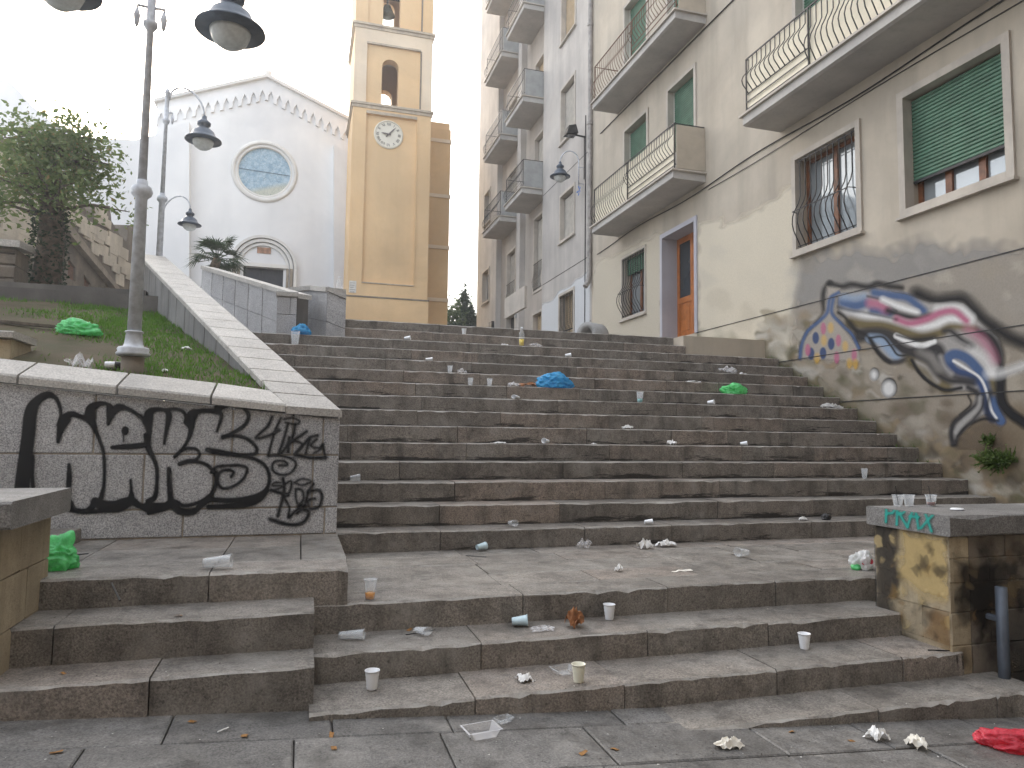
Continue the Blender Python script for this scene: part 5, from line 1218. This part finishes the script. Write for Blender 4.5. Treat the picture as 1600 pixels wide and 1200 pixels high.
m = MB(); trunk = [(-3.26, 10.5, 2.9), (-3.25, 10.5, 3.4), (-3.22, 10.5, 3.9), (-3.24, 10.5, 4.4), (-3.28, 10.5, 5.2)]
m.tube(trunk, [.20, .17, .16, .13, .05], 12)
cl_pts = []
rt = random.Random(5)
tips = []
for i in range(40):
    z_ = rt.uniform(4.15, 5.15); a_ = rt.uniform(0, 6.28); L_ = rt.uniform(.45, .98)*(1.0 if z_ < 4.8 else .75); el = rt.uniform(.0, .75)
    p0 = Vector((-3.25, 10.5, z_)); p1 = p0+Vector((math.cos(a_)*L_*.5, math.sin(a_)*L_*.5, L_*.25*el+.1)); p2 = p0+Vector((math.cos(a_)*L_, math.sin(a_)*L_, L_*.5*el+.05-rt.uniform(0, .15)))
    m.tube([p0, p1, p2], [.03, .018, .006], 5); tips += [p1, p2, (p1+p2)/2]
tsc = lambda p: Vector((p[0]*TS, p[1]*TS, EYE+(p[2]-EYE)*TS))
m.v = [tuple(tsc(v)) for v in m.v]
m.build('trunk', M['trunk'], tr, True)
pts = []
for t_ in tips:
    for _ in range(52): pts.append(t_+Vector((rt.gauss(0, .15), rt.gauss(0, .15), rt.gauss(0, .13))))
for _ in range(500):
    a_ = rt.uniform(0, 6.28); rr_ = abs(rt.gauss(0, .34)); pts.append(Vector((-3.25+rr_*math.cos(a_), 10.5+rr_*math.sin(a_), rt.uniform(4.4, 5.4))))
leaves([tsc(v) for v in pts], .046, 'ivy', 'crown', tr)
pts = []
for _ in range(1500):
    z_ = rt.uniform(2.95, 4.3); a_ = rt.uniform(0, 6.28); r_ = .175+abs(rt.gauss(0, .03)); pts.append((-3.25+r_*math.cos(a_), 10.5+r_*math.sin(a_), z_))
leaves([tsc(v) for v in pts], .03, 'darkbush', 'ivy', tr)
def bush(name, c, rx_, ry_, rz_, n, size, mat, label, cat='bush', trunk_h=0):
    t2 = thing(name, (c[0], c[1], c[2]), label, cat)
    MB().tube([(c[0], c[1], c[2]), (c[0]+.05, c[1], c[2]+rz_*.6+trunk_h), (c[0], c[1], c[2]+rz_*1.3+trunk_h)], [.08, .05, .02], 7).build('trunk', M['trunk'], t2)
    P_ = []
    cs = [(rt.gauss(0, .45), rt.gauss(0, .45), rt.gauss(0, .45)) for _ in range(26)]
    for _ in range(n):
        q_ = rt.choice(cs); P_.append((c[0]+rx_*(q_[0]+rt.gauss(0, .17)), c[1]+ry_*(q_[1]+rt.gauss(0, .17)), c[2]+rz_+trunk_h+rz_*(q_[2]+rt.gauss(0, .17))))
    leaves(P_, size, mat, 'crown', t2); return t2
q = ony(712, 500, 40); bush('garden_tree', (q[0], 40, 4.5), 1.0, 1.0, 2.2, 5200, .10, 'bush', 'small pale green tree in the sunny gap beyond the tower', 'tree', .9)
q = ony(736, 500, 38); bush('conifer', (q[0]+.1, 38, 4.4), .7, .7, 2.0, 8500, .11, 'darkbush', 'narrow dark conifer hugging the far corner of the grey block', 'tree')
# fan palm
q = ony(338, 440, 17.0); pc = Vector((q[0], 17.0, 5.32)); pm = thing('fan_palm', (q[0]-.3, 17, 3.4), 'small fan palm with spiky dark fronds in front of the church portal', 'palm')
MB().tube([(q[0]-.42, 17, 3.3), (q[0]-.36, 17, 4.1), (q[0]-.15, 17, 4.8), tuple(pc)], [.13, .12, .12, .09], 10).build('trunk', M['palm_trunk'], pm, True)
for i in range(30):
    a_ = i*2.4+rt.uniform(-.2, .2); el = rt.uniform(-.35, 1.25); d_ = Vector((math.cos(a_)*math.cos(el), math.sin(a_)*math.cos(el), math.sin(el))); L_ = rt.uniform(.28, .40)
    e_ = pc+d_*L_; m = MB(); m.tube([pc, e_], .010, 4); sd_ = d_.cross(Vector((0, 0, 1))).normalized(); up_ = sd_.cross(d_)
    for k in range(15):
        b_ = (k-7)/7*1.35; dd = (d_*math.cos(b_)+sd_*math.sin(b_)).normalized(); l2 = rt.uniform(.36, .46)*(1-.2*abs(b_)/1.35); w2 = (sd_*math.cos(b_)-d_*math.sin(b_))*.016
        t2 = e_+dd*l2+up_*rt.uniform(-.03, .05)-Vector((0, 0, .09*l2/.4)); mid = e_+dd*l2*.5+up_*.02; m.add([e_, mid-w2, t2, mid+w2], [(0, 1, 2, 3)])
    m.build('frond', M['palm'], pm)
# weeds on the wall and along its foot
def weed(name, base, n, h, sp, label, nrm=(0, 0, 1)):
    m_ = MB(); b_ = Vector(base); nv = Vector(nrm)
    for _ in range(n):
        o2 = b_+Vector((rt.gauss(0, sp*.25)*(1-abs(nv.x)), rt.gauss(0, sp*.4), 0)); d_ = (nv*rt.uniform(.2, .8)+Vector((rt.gauss(0, .3), rt.gauss(0, .5), rt.gauss(.3, .5)))).normalized(); l_ = h*rt.uniform(.3, 1.1); s_ = d_.cross(Vector((rt.gauss(0, 1), rt.gauss(0, 1), rt.gauss(0, 1)))).normalized()*.012
        e_ = o2+d_*l_; m_.add([o2, o2+d_*l_*.5+s_, e_, o2+d_*l_*.5-s_], [(0, 1, 2, 3)])
        for k in range(2):
            q_ = o2+d_*l_*rt.uniform(.4, 1); v_ = Vector((rt.gauss(0, 1), rt.gauss(0, 1), rt.gauss(0, 1))).normalized()*.02; m_.add([q_-v_, q_+s_*1.1, q_+v_, q_-s_*1.1], [(0, 1, 2, 3)])
    o_ = m_.build(name, M['moss'], None, loc=base); return tag(o_, label, 'weed')
q = onx(1560, 722, XF-.02); weed('wall_weed', tuple(q), 420, .20, .22, 'bright green weed clump sprouting from the broken plaster wall', (-1, 0, .1))
q = onx(1545, 690, XF-.02); weed('wall_weed', tuple(q), 60, .12, .10, 'small brownish weed above the green clump on the plaster wall', (-1, 0, .2))
m = MB()
for k in range(3, 13):
    for _ in range(16 if k > 7 else 7):
        b_ = Vector((XF-.02-abs(rt.gauss(0, .05)), YK(k)+rt.uniform(.0, .34), ZK(k))); l_ = rt.uniform(.02, .08); d_ = Vector((rt.gauss(-.3, .4), rt.gauss(0, .4), 1)).normalized(); s_ = Vector((rt.gauss(0, 1), rt.gauss(0, 1), 0)).normalized()*.009
        m.add([b_-s_, b_+s_, b_+d_*l_], [(0, 1, 2)])
tag(m.build('weeds', M['moss']), 'thin weeds growing where the steps meet the mural wall', 'weeds', kind='stuff')

# ================================================================== LITTER
SURF = []   # (z, x0, x1, y0, y1)
SURF += [(-.045, 2.0, 4.2, 3.2, 3.52), (.093, .1, 3.95, 3.52, 3.92), (.241, .1, 3.97, 3.92, 4.30), (.408, .3, 4.4, 4.28, 6.1),
         (.27, -3, .1, 3.64, 3.95), (.455, -3, .1, 3.95, 4.30), (.61, -3, .29, 4.30, 5.8)]
SURF += [(ZK(k), SWX(YK(k)), 7.8, YK(k), YK(k+1)) for k in range(5)]
def hit(px, py):
    best = None
    for (z, x0, x1, y0, y1) in SURF:
        q = onz(px, py, z)
        if x0-.02 <= q[0] <= x1+.02 and y0-.01 <= q[1] <= y1+.01 and q[1] > 0 and (best is None or q[1] < best[1]): best = q
    if best is None:    # pavement plane
        d_ = ray(px, py); t = (.07-EYE)/(d_[2]+.062*d_[0]); q = CAM+d_*t
        if 0 < q[1] < 3.7: best = q
    return best
def on_step(px, py, back=.09):
    kb = min(range(15), key=lambda k: abs(float(proj((ony(px, py, YK(k))[0], YK(k), ZK(k)))[1])-py))
    yy = YK(kb)+back; return np.array([ony(px, py, yy)[0], yy, ZK(kb)])
def spot(px, py):
    if py > 690:
        h_ = hit(px, py)
        if h_ is not None: return h_
    return on_step(px, py)
def put(o_, q, label, cat, rot=(0, 0, 0), grp=None):
    o_.location = Vector(q)+Vector((0, 0, .001)); o_.rotation_euler = rot; tag(o_, label, cat, grp); return o_
_c = {}
def cup_mesh(kind, r1=.036, r0=.025, h=.095, ribs=True):
    key = ('cup', kind, r1, h)
    if key in _c: return _c[key]
    pr_ = [(.001, .004), (r0*.9, .004), (r0, 0)]
    n = 9
    for i in range(n+1):
        t = i/n; pr_.append((r0+(r1-r0)*t+(.0012 if ribs and i % 2 else 0), .004+(h-.008)*t))
    pr_ += [(r1+.003, h-.004), (r1+.003, h), (r1-.0015, h), (r0-.0015, .008), (.001, .007)]
    m_ = MB().lathe(pr_, (0, 0, 0), 20, False); me_ = bpy.data.meshes.new('plastic_cup'); me_.from_pydata(m_.v, [], m_.f)
    me_.polygons.foreach_set('use_smooth', [True]*len(me_.polygons)); me_.materials.append(M[kind]); _c[key] = me_; return me_
def cup(px, py, label, kind='cup_white', lay=None, yaw=0, s=1.0, liquid=None, grp=None, h=.095, r1=.036, q=None):
    q = spot(px, py) if q is None else np.array(q, float)
    o_ = bpy.data.objects.new('plastic_cup', cup_mesh(kind, r1, r1*.7, h)); COL.objects.link(o_); o_.scale = (s,)*3
    if lay is None: put(o_, q, label, 'cup', (0, 0, yaw), grp)
    else:
        put(o_, q, label, 'cup', (math.radians(90)-math.atan((r1-r1*.7)/h), 0, yaw), grp); sq = .62+.34*((px*7+py*3) % 10)/10; o_.scale = (s, s*sq, s); o_.rotation_euler.x = math.radians(90)-math.atan((r1-r1*.7)*sq/h); o_.location.z += r1*s*sq*.98
    if liquid:
        lm = MB().lathe([(.001, .006), (r1*.68, .006), (r1*.78, h*.36), (.001, h*.36)], (0, 0, 0), 18, False).build('drink', M[liquid], None, True); lm.parent = o_
    return o_
def crumple(px, py, label, mat, sx, sy, sz, seed, cat='paper', sub=3, amp=.55, name='crumpled_paper', q=None, freq=2.2, yaw=0, flat=.0, peaks=()):
    q = spot(px, py) if q is None else np.array(q, float)
    bm = bmesh.new(); bmesh.ops.create_icosphere(bm, subdivisions=sub, radius=1); off = Vector((seed*3.1, seed*1.7, seed*.9))
    for v in bm.verts:
        p_ = v.co.copy(); r_ = 1+.45*amp*noise.noise(p_*freq*.6+off)+.42*amp*(.35-abs(noise.noise(p_*freq*1.3+off))*1.3)+.10*amp*noise.noise(p_*freq*4+off)
        for dk in peaks: r_ += .55*math.exp(-(p_-Vector(dk)).length_squared/.05)
        p_ *= r_; v.co = Vector((p_.x*sx, p_.y*sy, max(-.55+flat, p_.z)*sz))
    zmin = min(v.co.z for v in bm.verts)
    for v in bm.verts: v.co.z -= zmin
    me_ = bpy.data.meshes.new(name); bm.to_mesh(me_); bm.free(); me_.materials.append(M[mat])
    me_.polygons.foreach_set('use_smooth', [sub > 3]*len(me_.polygons))
    o_ = bpy.data.objects.new(name, me_); COL.objects.link(o_); return put(o_, q, label, cat, (0, 0, yaw))
def sheet(px, py, label, mat, a, b, h, seed, cat='paper', name='paper_scrap', yaw=0, q=None, n=10):
    q = spot(px, py) if q is None else np.array(q, float); vs = []; off = seed*7.3
    for j in range(n+1):
        for i in range(n+1):
            u, v = (i/n-.5)*a, (j/n-.5)*b; e = 1+.25*noise.noise((u*30+off, v*30, 2))
            vs.append((u*e, v*e, h*max(0, noise.noise((u*16+off, v*16, 0))+.35)+h*.5*abs(noise.noise((u*45, v*45+off, 1)))))
    zm = min(v[2] for v in vs); vs = [(x_, y_, z_-zm) for x_, y_, z_ in vs]; k1 = len(vs)
    fs = [(j*(n+1)+i, j*(n+1)+i+1, (j+1)*(n+1)+i+1, (j+1)*(n+1)+i) for j in range(n) for i in range(n)]
    me_ = bpy.data.meshes.new(name); me_.from_pydata(vs, [], fs); me_.materials.append(M[mat]); o_ = bpy.data.objects.new(name, me_); COL.objects.link(o_)
    return put(o_, q, label, cat, (0, 0, yaw))

def wad(px, py, label, mat, a, b, h, seed, cat='paper', name='crumpled_paper', yaw=0, q=None, n=11):
    q = spot(px, py) if q is None else np.array(q, float); o3 = seed*5.7; vs = []; rg_ = lambda x_, y_, f, o2: 1-abs(noise.noise((x_*f+o3, y_*f-o3, o2)))*2.2
    for j in range(n+1):
        for i in range(n+1):
            u, v = i/n*2-1, j/n*2-1; e = .78+.30*noise.noise((u*1.3+o3, v*1.3, 3)); k_ = max(abs(u), abs(v)); l_ = math.hypot(u, v) or 1
            u2, v2 = u*(k_/l_*.55+.45)*e, v*(k_/l_*.55+.45)*e
            u2 += .22*noise.noise((u*2.1, v*2.1, o3)); v2 += .22*noise.noise((u*2.1, v*2.1, o3+9))
            z_ = max(0, rg_(u, v, 1.0, 1))*.75*(1-.55*l_*l_)+max(0, rg_(u, v, 2.3, 5))*.32+.10*noise.noise((u*7, v*7, o3))
            vs.append((u2*a, v2*b, max(0, z_)*h))
    fs = [(j*(n+1)+i, j*(n+1)+i+1, (j+1)*(n+1)+i+1, (j+1)*(n+1)+i) for j in range(n) for i in range(n)]
    fs = [t for f_ in fs for t in ((f_[0], f_[1], f_[2]), (f_[0], f_[2], f_[3]))]
    me_ = bpy.data.meshes.new(name); me_.from_pydata(vs, [], fs); me_.materials.append(M[mat]); o_ = bpy.data.objects.new(name, me_); COL.objects.link(o_)
    return put(o_, q, label, cat, (0, 0, yaw))
# cups standing upright on the lower steps
cup(581, 1077, 'white plastic cup standing on the lowest long step near the side steps', yaw=.3)
cup(904, 1066, 'cream plastic cup standing on the lowest long step beside a clear tray', 'cup_cream')
cup(952, 968, 'white plastic cup standing beside the brown crumpled paper', s=1.0)
cup(1257, 1014, 'white plastic cup standing alone on the step toward the stone pier')
cup(800, 979, 'pale blue plastic cup lying on its side on the second step', 'cup_blue', 1, 1.25)
cup(578, 937, 'clear cup with a little amber drink on the landing edge', 'clear', h=.12, r1=.038, liquid='liquid_amber')
cup(745, 861, 'pale blue cup lying at the foot of the upper flight', 'cup_blue', 1, 1.9, .95)
cup(1168, 870, 'frosted clear cup lying on the landing', 'clear', 1, -1.35, 1.2)
cup(318, 890, 'clear plastic cup lying on the side landing edge', 'clear', 1, 1.45, 1.25, h=.12)
cup(213, 836, 'clear plastic cup lying against the graffiti wall foot', 'clear', 1, 1.7, 1.1, h=.12)
cup(530, 1000, 'clear cup lying in the corner between long step and side steps', 'clear', 1, 1.3, 1.15, h=.12)
cup(650, 990, 'crushed clear cup with a dark straw on the second step', 'clear', 1, .6, 1.0)
cup(547, 750, 'clear plastic cup lying beside the granite wall end', 'clear', 1, 1.5, 1.0)
cup(1351, 748, 'clear plastic cup standing by itself near the mural wall', 'clear', h=.12)
cup(1007, 812, 'folded white cup lying on the second upper step', 'cup_white', 1, 1.3, .8)
cup(797, 822, 'clear glass-like cup lying on the first upper step', 'clear', 1, 0.2, 1.0)
cup(856, 692, 'white plastic cup tipped over beside scattered paper in mid flight', 'cup_white', 1, -.9, .9)
cup(1157, 696, 'white plastic cup lying below the crumpled tissue cup pair', 'cup_white', 1, .9, .85)
cup(1106, 632, 'white plastic cup lying under the green bag', 'cup_white', 1, .7, .95)
cup(1000, 630, 'tall clear cup holding turquoise drink', 'clear', h=.15, r1=.046, liquid='liquid_teal')
cup(810, 624, 'white plastic cup tilted in front of the blue bag', 'cup_white', 1, -1.0, 1.0)
cup(765, 604, 'clear plastic cup standing with a whitish rim left of the blue bag', 'clear', h=.10)
cup(735, 602, 'clear plastic cup standing one place farther from the blue bag', 'clear', h=.10)
cup(862, 607, 'clear cup of pale blue drink standing in front of the blue bag', 'clear', h=.14, r1=.045, liquid='liquid_teal')
cup(703, 580, 'clear cup standing beside crumpled plastic high on the stairs', 'clear', h=.10)
cup(883, 559, 'white plastic cup lying high on the stairs above the blue bag', 'cup_white', 1, 1.3, .95)
cup(665, 562, 'white plastic cup lying high on the stairs toward the side wall', 'cup_white', 1, 1.4, 1.0)
cup(632, 528, 'white plastic cup lying below the ochre tower', 'cup_white', 1, 1.2, .95)
cup(725, 522, 'white plastic cup standing near the very top step', 'cup_white')
cup(461, 537, 'clear cup standing below the small blue bag', 'clear', h=.19, r1=.062)
# crumpled things
wad(898, 980, 'greasy brown crumpled paper wrapper on the second step', 'brownpaper', 0.075, 0.062, 0.128, 3, 'wrapper', 'crumpled_paper', yaw=.4)
wad(847, 985, 'flattened clear plastic wrap beside the brown paper', 'clearbag', 0.103, 0.062, 0.027, 4, 'plastic wrap', 'plastic_wrap')
wad(820, 1064, 'white crumpled tissue on the lowest long step', 'paper', 0.057, 0.050, 0.053, 5, 'tissue', 'crumpled_paper')
wad(967, 893, 'small white paper ball on the landing', 'paper', 0.037, 0.037, 0.060, 6, 'paper', 'crumpled_paper')
wad(1042, 854, 'white paper scrap with dark edge by the upper flight foot', 'paper', 0.115, 0.062, 0.068, 7, 'paper', 'crumpled_paper')
wad(1008, 857, 'folded white paper sheet leaning at the upper flight foot', 'paper', 0.098, 0.050, 0.105, 8, 'paper', 'crumpled_paper')
wad(912, 856, 'crumpled clear plastic at the foot of the upper flight', 'clearbag', 0.081, 0.050, 0.090, 9, 'plastic wrap', 'plastic_wrap')
wad(1255, 844, 'small silver and white wrapper at the back of the landing', 'paper', 0.052, 0.037, 0.045, 10, 'wrapper', 'crumpled_paper')
crumple(1292, 850, 'small dark crumpled rubbish at the back of the landing', 'pack_dark', .05, .04, .04, 11, 'rubbish', 3, .8, 'rubbish')
wad(1138, 1168, 'white tissue flattened on the pavement', 'tissue', 0.086, 0.050, 0.053, 12, 'tissue', 'crumpled_paper')
wad(1370, 1156, 'greyish white tissue on the pavement near the end of the bottom step', 'paper', 0.069, 0.050, 0.075, 13, 'tissue', 'crumpled_paper')
wad(1433, 1168, 'cream crumpled tissue on the pavement beside the red bag', 'tissue', 0.052, 0.062, 0.068, 14, 'tissue', 'crumpled_paper')
sheet(1065, 893, 'narrow twisted paper strip on the landing', 'tissue', .16, .025, .012, 15, 'paper')
sheet(958, 1063, 'tiny torn scrap near the cream cup', 'paper', .03, .03, .004, 16) if False else None
wad(1050, 694, 'white crumpled tissue beside a clear cup in mid flight', 'paper', 0.069, 0.062, 0.075, 17, 'tissue', 'crumpled_paper')
wad(980, 668, 'small torn white tissue in mid flight', 'paper', 0.092, 0.050, 0.060, 18, 'tissue', 'crumpled_paper')
wad(780, 692, 'flat torn white scrap in mid flight', 'paper', 0.103, 0.050, 0.022, 19, 'paper', 'crumpled_paper')
wad(928, 692, 'tiny white scrap between two cups in mid flight', 'paper', 0.034, 0.037, 0.022, 20, 'paper', 'crumpled_paper')
wad(1299, 637, 'long white crumpled plastic sheet by the mural wall', 'bag_white', 0.241, 0.075, 0.083, 21, 'plastic sheet', 'plastic_sheet')
wad(1137, 586, 'whitish translucent bag standing above the green bag', 'clearbag', 0.184, 0.100, 0.150, 22, 'bag', 'plastic_bag')
wad(1160, 585, 'white scrap beside the translucent bag', 'paper', 0.069, 0.050, 0.045, 23, 'paper', 'crumpled_paper')
wad(1083, 598, 'flat white paper on the step left of the green bag', 'paper', 0.138, 0.062, 0.027, 24, 'paper', 'crumpled_paper')
wad(828, 606, 'torn brown and white food wrapper touching the blue bag', 'brownpaper', 0.196, 0.075, 0.075, 25, 'wrapper', 'crumpled_paper')
wad(803, 605, 'crumpled clear bottle plastic beside the food wrapper', 'clearbag', 0.115, 0.062, 0.090, 26, 'plastic wrap', 'plastic_wrap')
wad(722, 581, 'crumpled clear plastic high on the stairs', 'clearbag', 0.081, 0.050, 0.075, 27, 'plastic wrap', 'plastic_wrap')
wad(836, 540, 'crumpled clear plastic beside the yellow drink bottle', 'clearbag', 0.138, 0.062, 0.075, 28, 'plastic wrap', 'plastic_wrap')
wad(788, 536, 'small white scrap left of the yellow drink bottle', 'paper', 0.069, 0.050, 0.030, 29, 'paper', 'crumpled_paper')
# bags
def bag(px, py, label, mat, sx, sy, sz, seed, q=None, yaw=0, handle=True):
    o_ = crumple(px, py, label, mat, sx, sy, sz, seed, 'bag', 5, .9, 'plastic_bag', q, 2.0, yaw, 0, ((-.75, -.1, .65), (.45, .2, .87)) if handle else ())
    return o_
bag(84, 889, 'bright green crumpled plastic bag slumped against the limestone pedestal', 'bag_green', .125, .09, .105, 31, yaw=-.3)
bag(866, 606, 'bright blue plastic bag heaped in the middle of the stairs', 'bag_blue', .24, .11, .13, 32, handle=False)
bag(1148, 613, 'bright green plastic bag draped over an upper step', 'bag_green', .19, .10, .10, 33, handle=False)
bag(471, 523, 'small light blue plastic bag by the ramp wall end', 'bag_blue', .12, .09, .09, 34, handle=False)
q = onlawn(122, 524); bag(0, 0, 'light green plastic bag lying on the lawn', 'bag_green', .20, .12, .10, 35, q=q, handle=False)
q = onlawn(125, 576); wad(0, 0, 'clear crumpled plastic bag behind the planter coping', 'clearbag', 0.115, 0.100, 0.150, 36, 'bag', 'plastic_bag', q=(q[0], q[1], q[2]-.005))
b_ = bag(1348, 889, 'white bag with red prints and a green corner against the stone pier', 'bag_white', .085, .07, .085, 37, handle=False)
for (a, c, d_) in ((-.042, -.055, .06), (.02, -.062, .065)):
    o_ = MB().lathe([(.001, 0), (.020, 0), (.020, .004), (.001, .004)], (0, 0, 0), 12, False).build('red_print', M['logo_red'], None); o_.parent = b_; o_.rotation_euler = (math.radians(75), 0, 0); o_.location = (a, c, d_)
o_ = crumple(0, 0, None, 'bag_green', .04, .035, .03, 38, None, 3, .7, 'green_corner', (0, 0, 0)); o_.parent = b_; o_.location = (-.075, -.01, .0)
for kk in ('label', 'category'):
    if kk in o_: del o_[kk]
q = hit(1585, 1165); bag(1592, 1172, 'crumpled red plastic bag on the pavement before the bottom step', 'bag_red', .17, .075, .06, 39, yaw=-.55, handle=False)
# trays
def tray(px, py, label, s, mat='clear', yaw=0):
    q = spot(px, py); m_ = MB(); vs = []
    for (z_, k_) in ((.035, 1.12), (.035, 1.0), (.004, .78), (.0, .76), (.0, .0)):
        for (a, c) in ((-1, -.7), (1, -.7), (1, .7), (-1, .7)): vs.append((a*s*k_, c*s*k_, z_*s/.07))
    fs = []
    for r_ in range(4):
        for i in range(4): j = (i+1) % 4; fs.append((r_*4+i, r_*4+j, r_*4+4+j, r_*4+4+i))
    o_ = m_.add(vs, fs).build('food_tray', M[mat], None); 
    return put(o_, q, label, 'tray', (0, 0, yaw))
tray(752, 1150, 'shiny clear food tray lying on the pavement', .075, 'clearbag', .15); tray(880, 1052, 'clear plastic food tray against the riser behind the cream cup', .06, 'clear', .2)
tray(787, 1128, 'small crushed clear container on the pavement', .04, 'clear', .4)
# bottles
def bottle(px, py, label, mat='clear', liquid='liquid_yellow', h=.28, q=None, lay=False):
    q = spot(px, py) if q is None else np.array(q)
    o_ = MB().lathe([(.001, 0), (.038, 0), (.042, .012), (.042, h*.6), (.036, h*.7), (.016, h*.86), (.014, h*.93), (.016, h*.935)], (0, 0, 0), 18, False).build('bottle', M[mat], None, True)
    put(o_, q, label, 'bottle')
    if liquid: l_ = MB().lathe([(.001, .004), (.039, .01), (.040, h*.36), (.001, h*.36)], (0, 0, 0), 16, False).build('drink', M[liquid], None, True); l_.parent = o_
    c_ = MB().lathe([(.017, h*.93), (.018, h), (.001, h)], (0, 0, 0), 12, False).build('cap', M['cup_white'], None, True); c_.parent = o_
    return o_
bottle(815, 538, 'clear bottle part filled with yellow drink near the top of the stairs', h=.30)
qq = ony(530, 455, 10.75); bottle(0, 0, 'clear empty bottle standing on the corner wall coping', 'clear', None, .24, (qq[0], 10.75, ony(512, 448, 10.62)[2]-.05))
# straws and sticks
def straw(p0, p1, label, mat='pack_dark', r=.003, cat='straw'):
    a = spot(*p0); b2 = spot(*p1); b2[2] = a[2]; o_ = MB().tube([Vector(a)+Vector((0, 0, r+.001)), Vector(b2)+Vector((0, 0, r+.001))], r, 6).build('drinking_straw', M[mat], None, loc=tuple(a)); return tag(o_, label, cat)
straw((130, 1033), (182, 1043), 'black straw lying on the lowest side step', r=.005); straw((634, 993), (680, 985), 'dark straw under the crushed clear cup')
straw((728, 869), (760, 871), 'dark straw beside the pale blue cup on the landing'); straw((340, 1145), (357, 1139), 'white straw piece on the pavement by the side steps', 'paper'); straw((1450, 1017), (1494, 1018), 'dark stick lying at the pier foot', r=.004)
straw((120, 868), (138, 866), 'bent black wire on the side landing', r=.004, cat='wire')
# cups and lids on the pier
for i, (px, kind, lq, lb) in enumerate(((1400, 'clear', None, 'clear cup with a dark straw at the outer end of the pier cap'), (1420, 'clear', None, 'clear cup holding white lids on the pier cap'), (1455, 'clear', 'liquid_red', 'clear cup with dark red remains and straw on the pier cap'))):
    q = onz(px, 791, .93); q = np.array([min(max(q[0], 3.93), 5), min(max(q[1], 3.6), 4.08), .93]); c_ = cup(0, 0, lb, kind, None, 0, .95, lq, None, .085, .040, q)
    if i != 1:
        s_ = MB().tube([(.005, 0, .01), (-.018, .0, .15)], .003, 6).build('straw', M['pack_dark'], None); s_.parent = c_
q = onz(1440, 791, .93); o_ = MB().lathe([(.001, .006), (.036, .008), (.04, .0), (.042, .004), (.036, .012), (.001, .010)], (0, 0, 0), 20, False).build('cup_lid', M['cup_white'], None, True); put(o_, (min(q[0], 4.6), 3.78, .932), 'white plastic cup lid lying on the pier cap', 'lid', (0, 0, 0))
# lawn litter
q = onlawn(60, 512); o_ = MB().box(-.45, .45, -.04, .04, 0, .03).build('plank', M['plank'], None); put(o_, (q[0], q[1], q[2]+.01), 'weathered grey plank lying on the lawn', 'plank', (0, .05, .03))
q = onlawn(176, 576); o_ = MB().lathe([(.001, 0), (.028, 0), (.03, .006), (.03, .13), (.024, .14), (.001, .14)], (0, 0, 0), 16, False).build('drink_can', M['cup_white'], None, True); put(o_, (q[0]-.06, q[1], q[2]+.028), 'white and black drink can lying beside the lamp base', 'can', (0, math.radians(88), .1))
c_ = MB().lathe([(.0305, .0), (.0312, .002), (.0312, .055), (.0305, .057)], (0, 0, .075), 16, False).build('can_band', M['pack_dark'], None, True); c_.parent = o_
q = onlawn(292, 549); wad(0, 0, 'white crumpled paper in the grass near the side wall', 'paper', 0.057, 0.050, 0.045, 41, 'paper', 'crumpled_paper', q=(q[0], q[1], q[2]+.01))
q = onlawn(258, 581); wad(0, 0, 'small white scrap behind the planter coping', 'paper', 0.034, 0.037, 0.030, 42, 'paper', 'crumpled_paper', q=(q[0], q[1], q[2]))
# dry leaves
for i, (px, py) in enumerate([(518, 1150), (522, 1170), (88, 1176), (100, 1054), (278, 963), (382, 1150), (912, 1178), (1236, 1144), (1330, 1158), (960, 1172), (640, 985), (300, 1128)]):
    o_ = sheet(px, py, 'curled brown dry leaf fallen on the stone', 'leaf_dry', random.uniform(.03, .05), random.uniform(.018, .028), .012, 50+i, 'leaf', 'dry_leaf', random.uniform(0, 6), n=5); o_['group'] = 'dry leaves on the stone'
# uncountable specks of litter and grit
m = MB(); rg = random.Random(9)
for _ in range(900):
    px, py = rg.uniform(0, 1590), rg.uniform(700, 1198); q = hit(px, py)
    if q is None: continue
    s_ = rg.uniform(.002, .006); a_ = rg.uniform(0, 6.28); q = Vector(q)+Vector((0, 0, .001))
    m.add([q+Vector((s_*math.cos(a_+t)*rg.uniform(.6, 1.5), s_*math.sin(a_+t)*rg.uniform(.6, 1.5), rg.uniform(0, .004))) for t in (0, 1.57, 3.14, 4.7)], [(0, 1, 2, 3)])
me = bpy.data.meshes.new('litter_specks'); me.from_pydata(m.v, [], m.f); k = N('litter_specks'); at = k.noise(400, 1); k.out(k.mix(k.ramp(k.noise(30, 0), .55, .6), (.06, .05, .04), (.5, .49, .46)), .9); tag(link('litter_specks', me, k.m), 'scattered specks of grit and torn litter on the steps', 'litter', kind='stuff')

# ================================================================== HAZE VOLUME ADDED TO IMITATE LENS GLARE
hz = MB().box(-60, 60, -28, 150, -6.5, 32).build('veil', None)
hm = bpy.data.materials.new('glare_veil'); hm.use_nodes = True; ht = hm.node_tree; ht.nodes.clear()
ho = ht.nodes.new('ShaderNodeOutputMaterial'); hv = ht.nodes.new('ShaderNodeVolumePrincipled')
hv.inputs['Color'].default_value = (.95, .97, 1, 1); hv.inputs['Density'].default_value = .0024; hv.inputs['Anisotropy'].default_value = .55
ht.links.new(hv.outputs[0], ho.inputs['Volume']); hz.data.materials.append(hm)
tag(hz, 'thin bright backlit haze added to imitate lens glare', 'veil', kind='stuff')
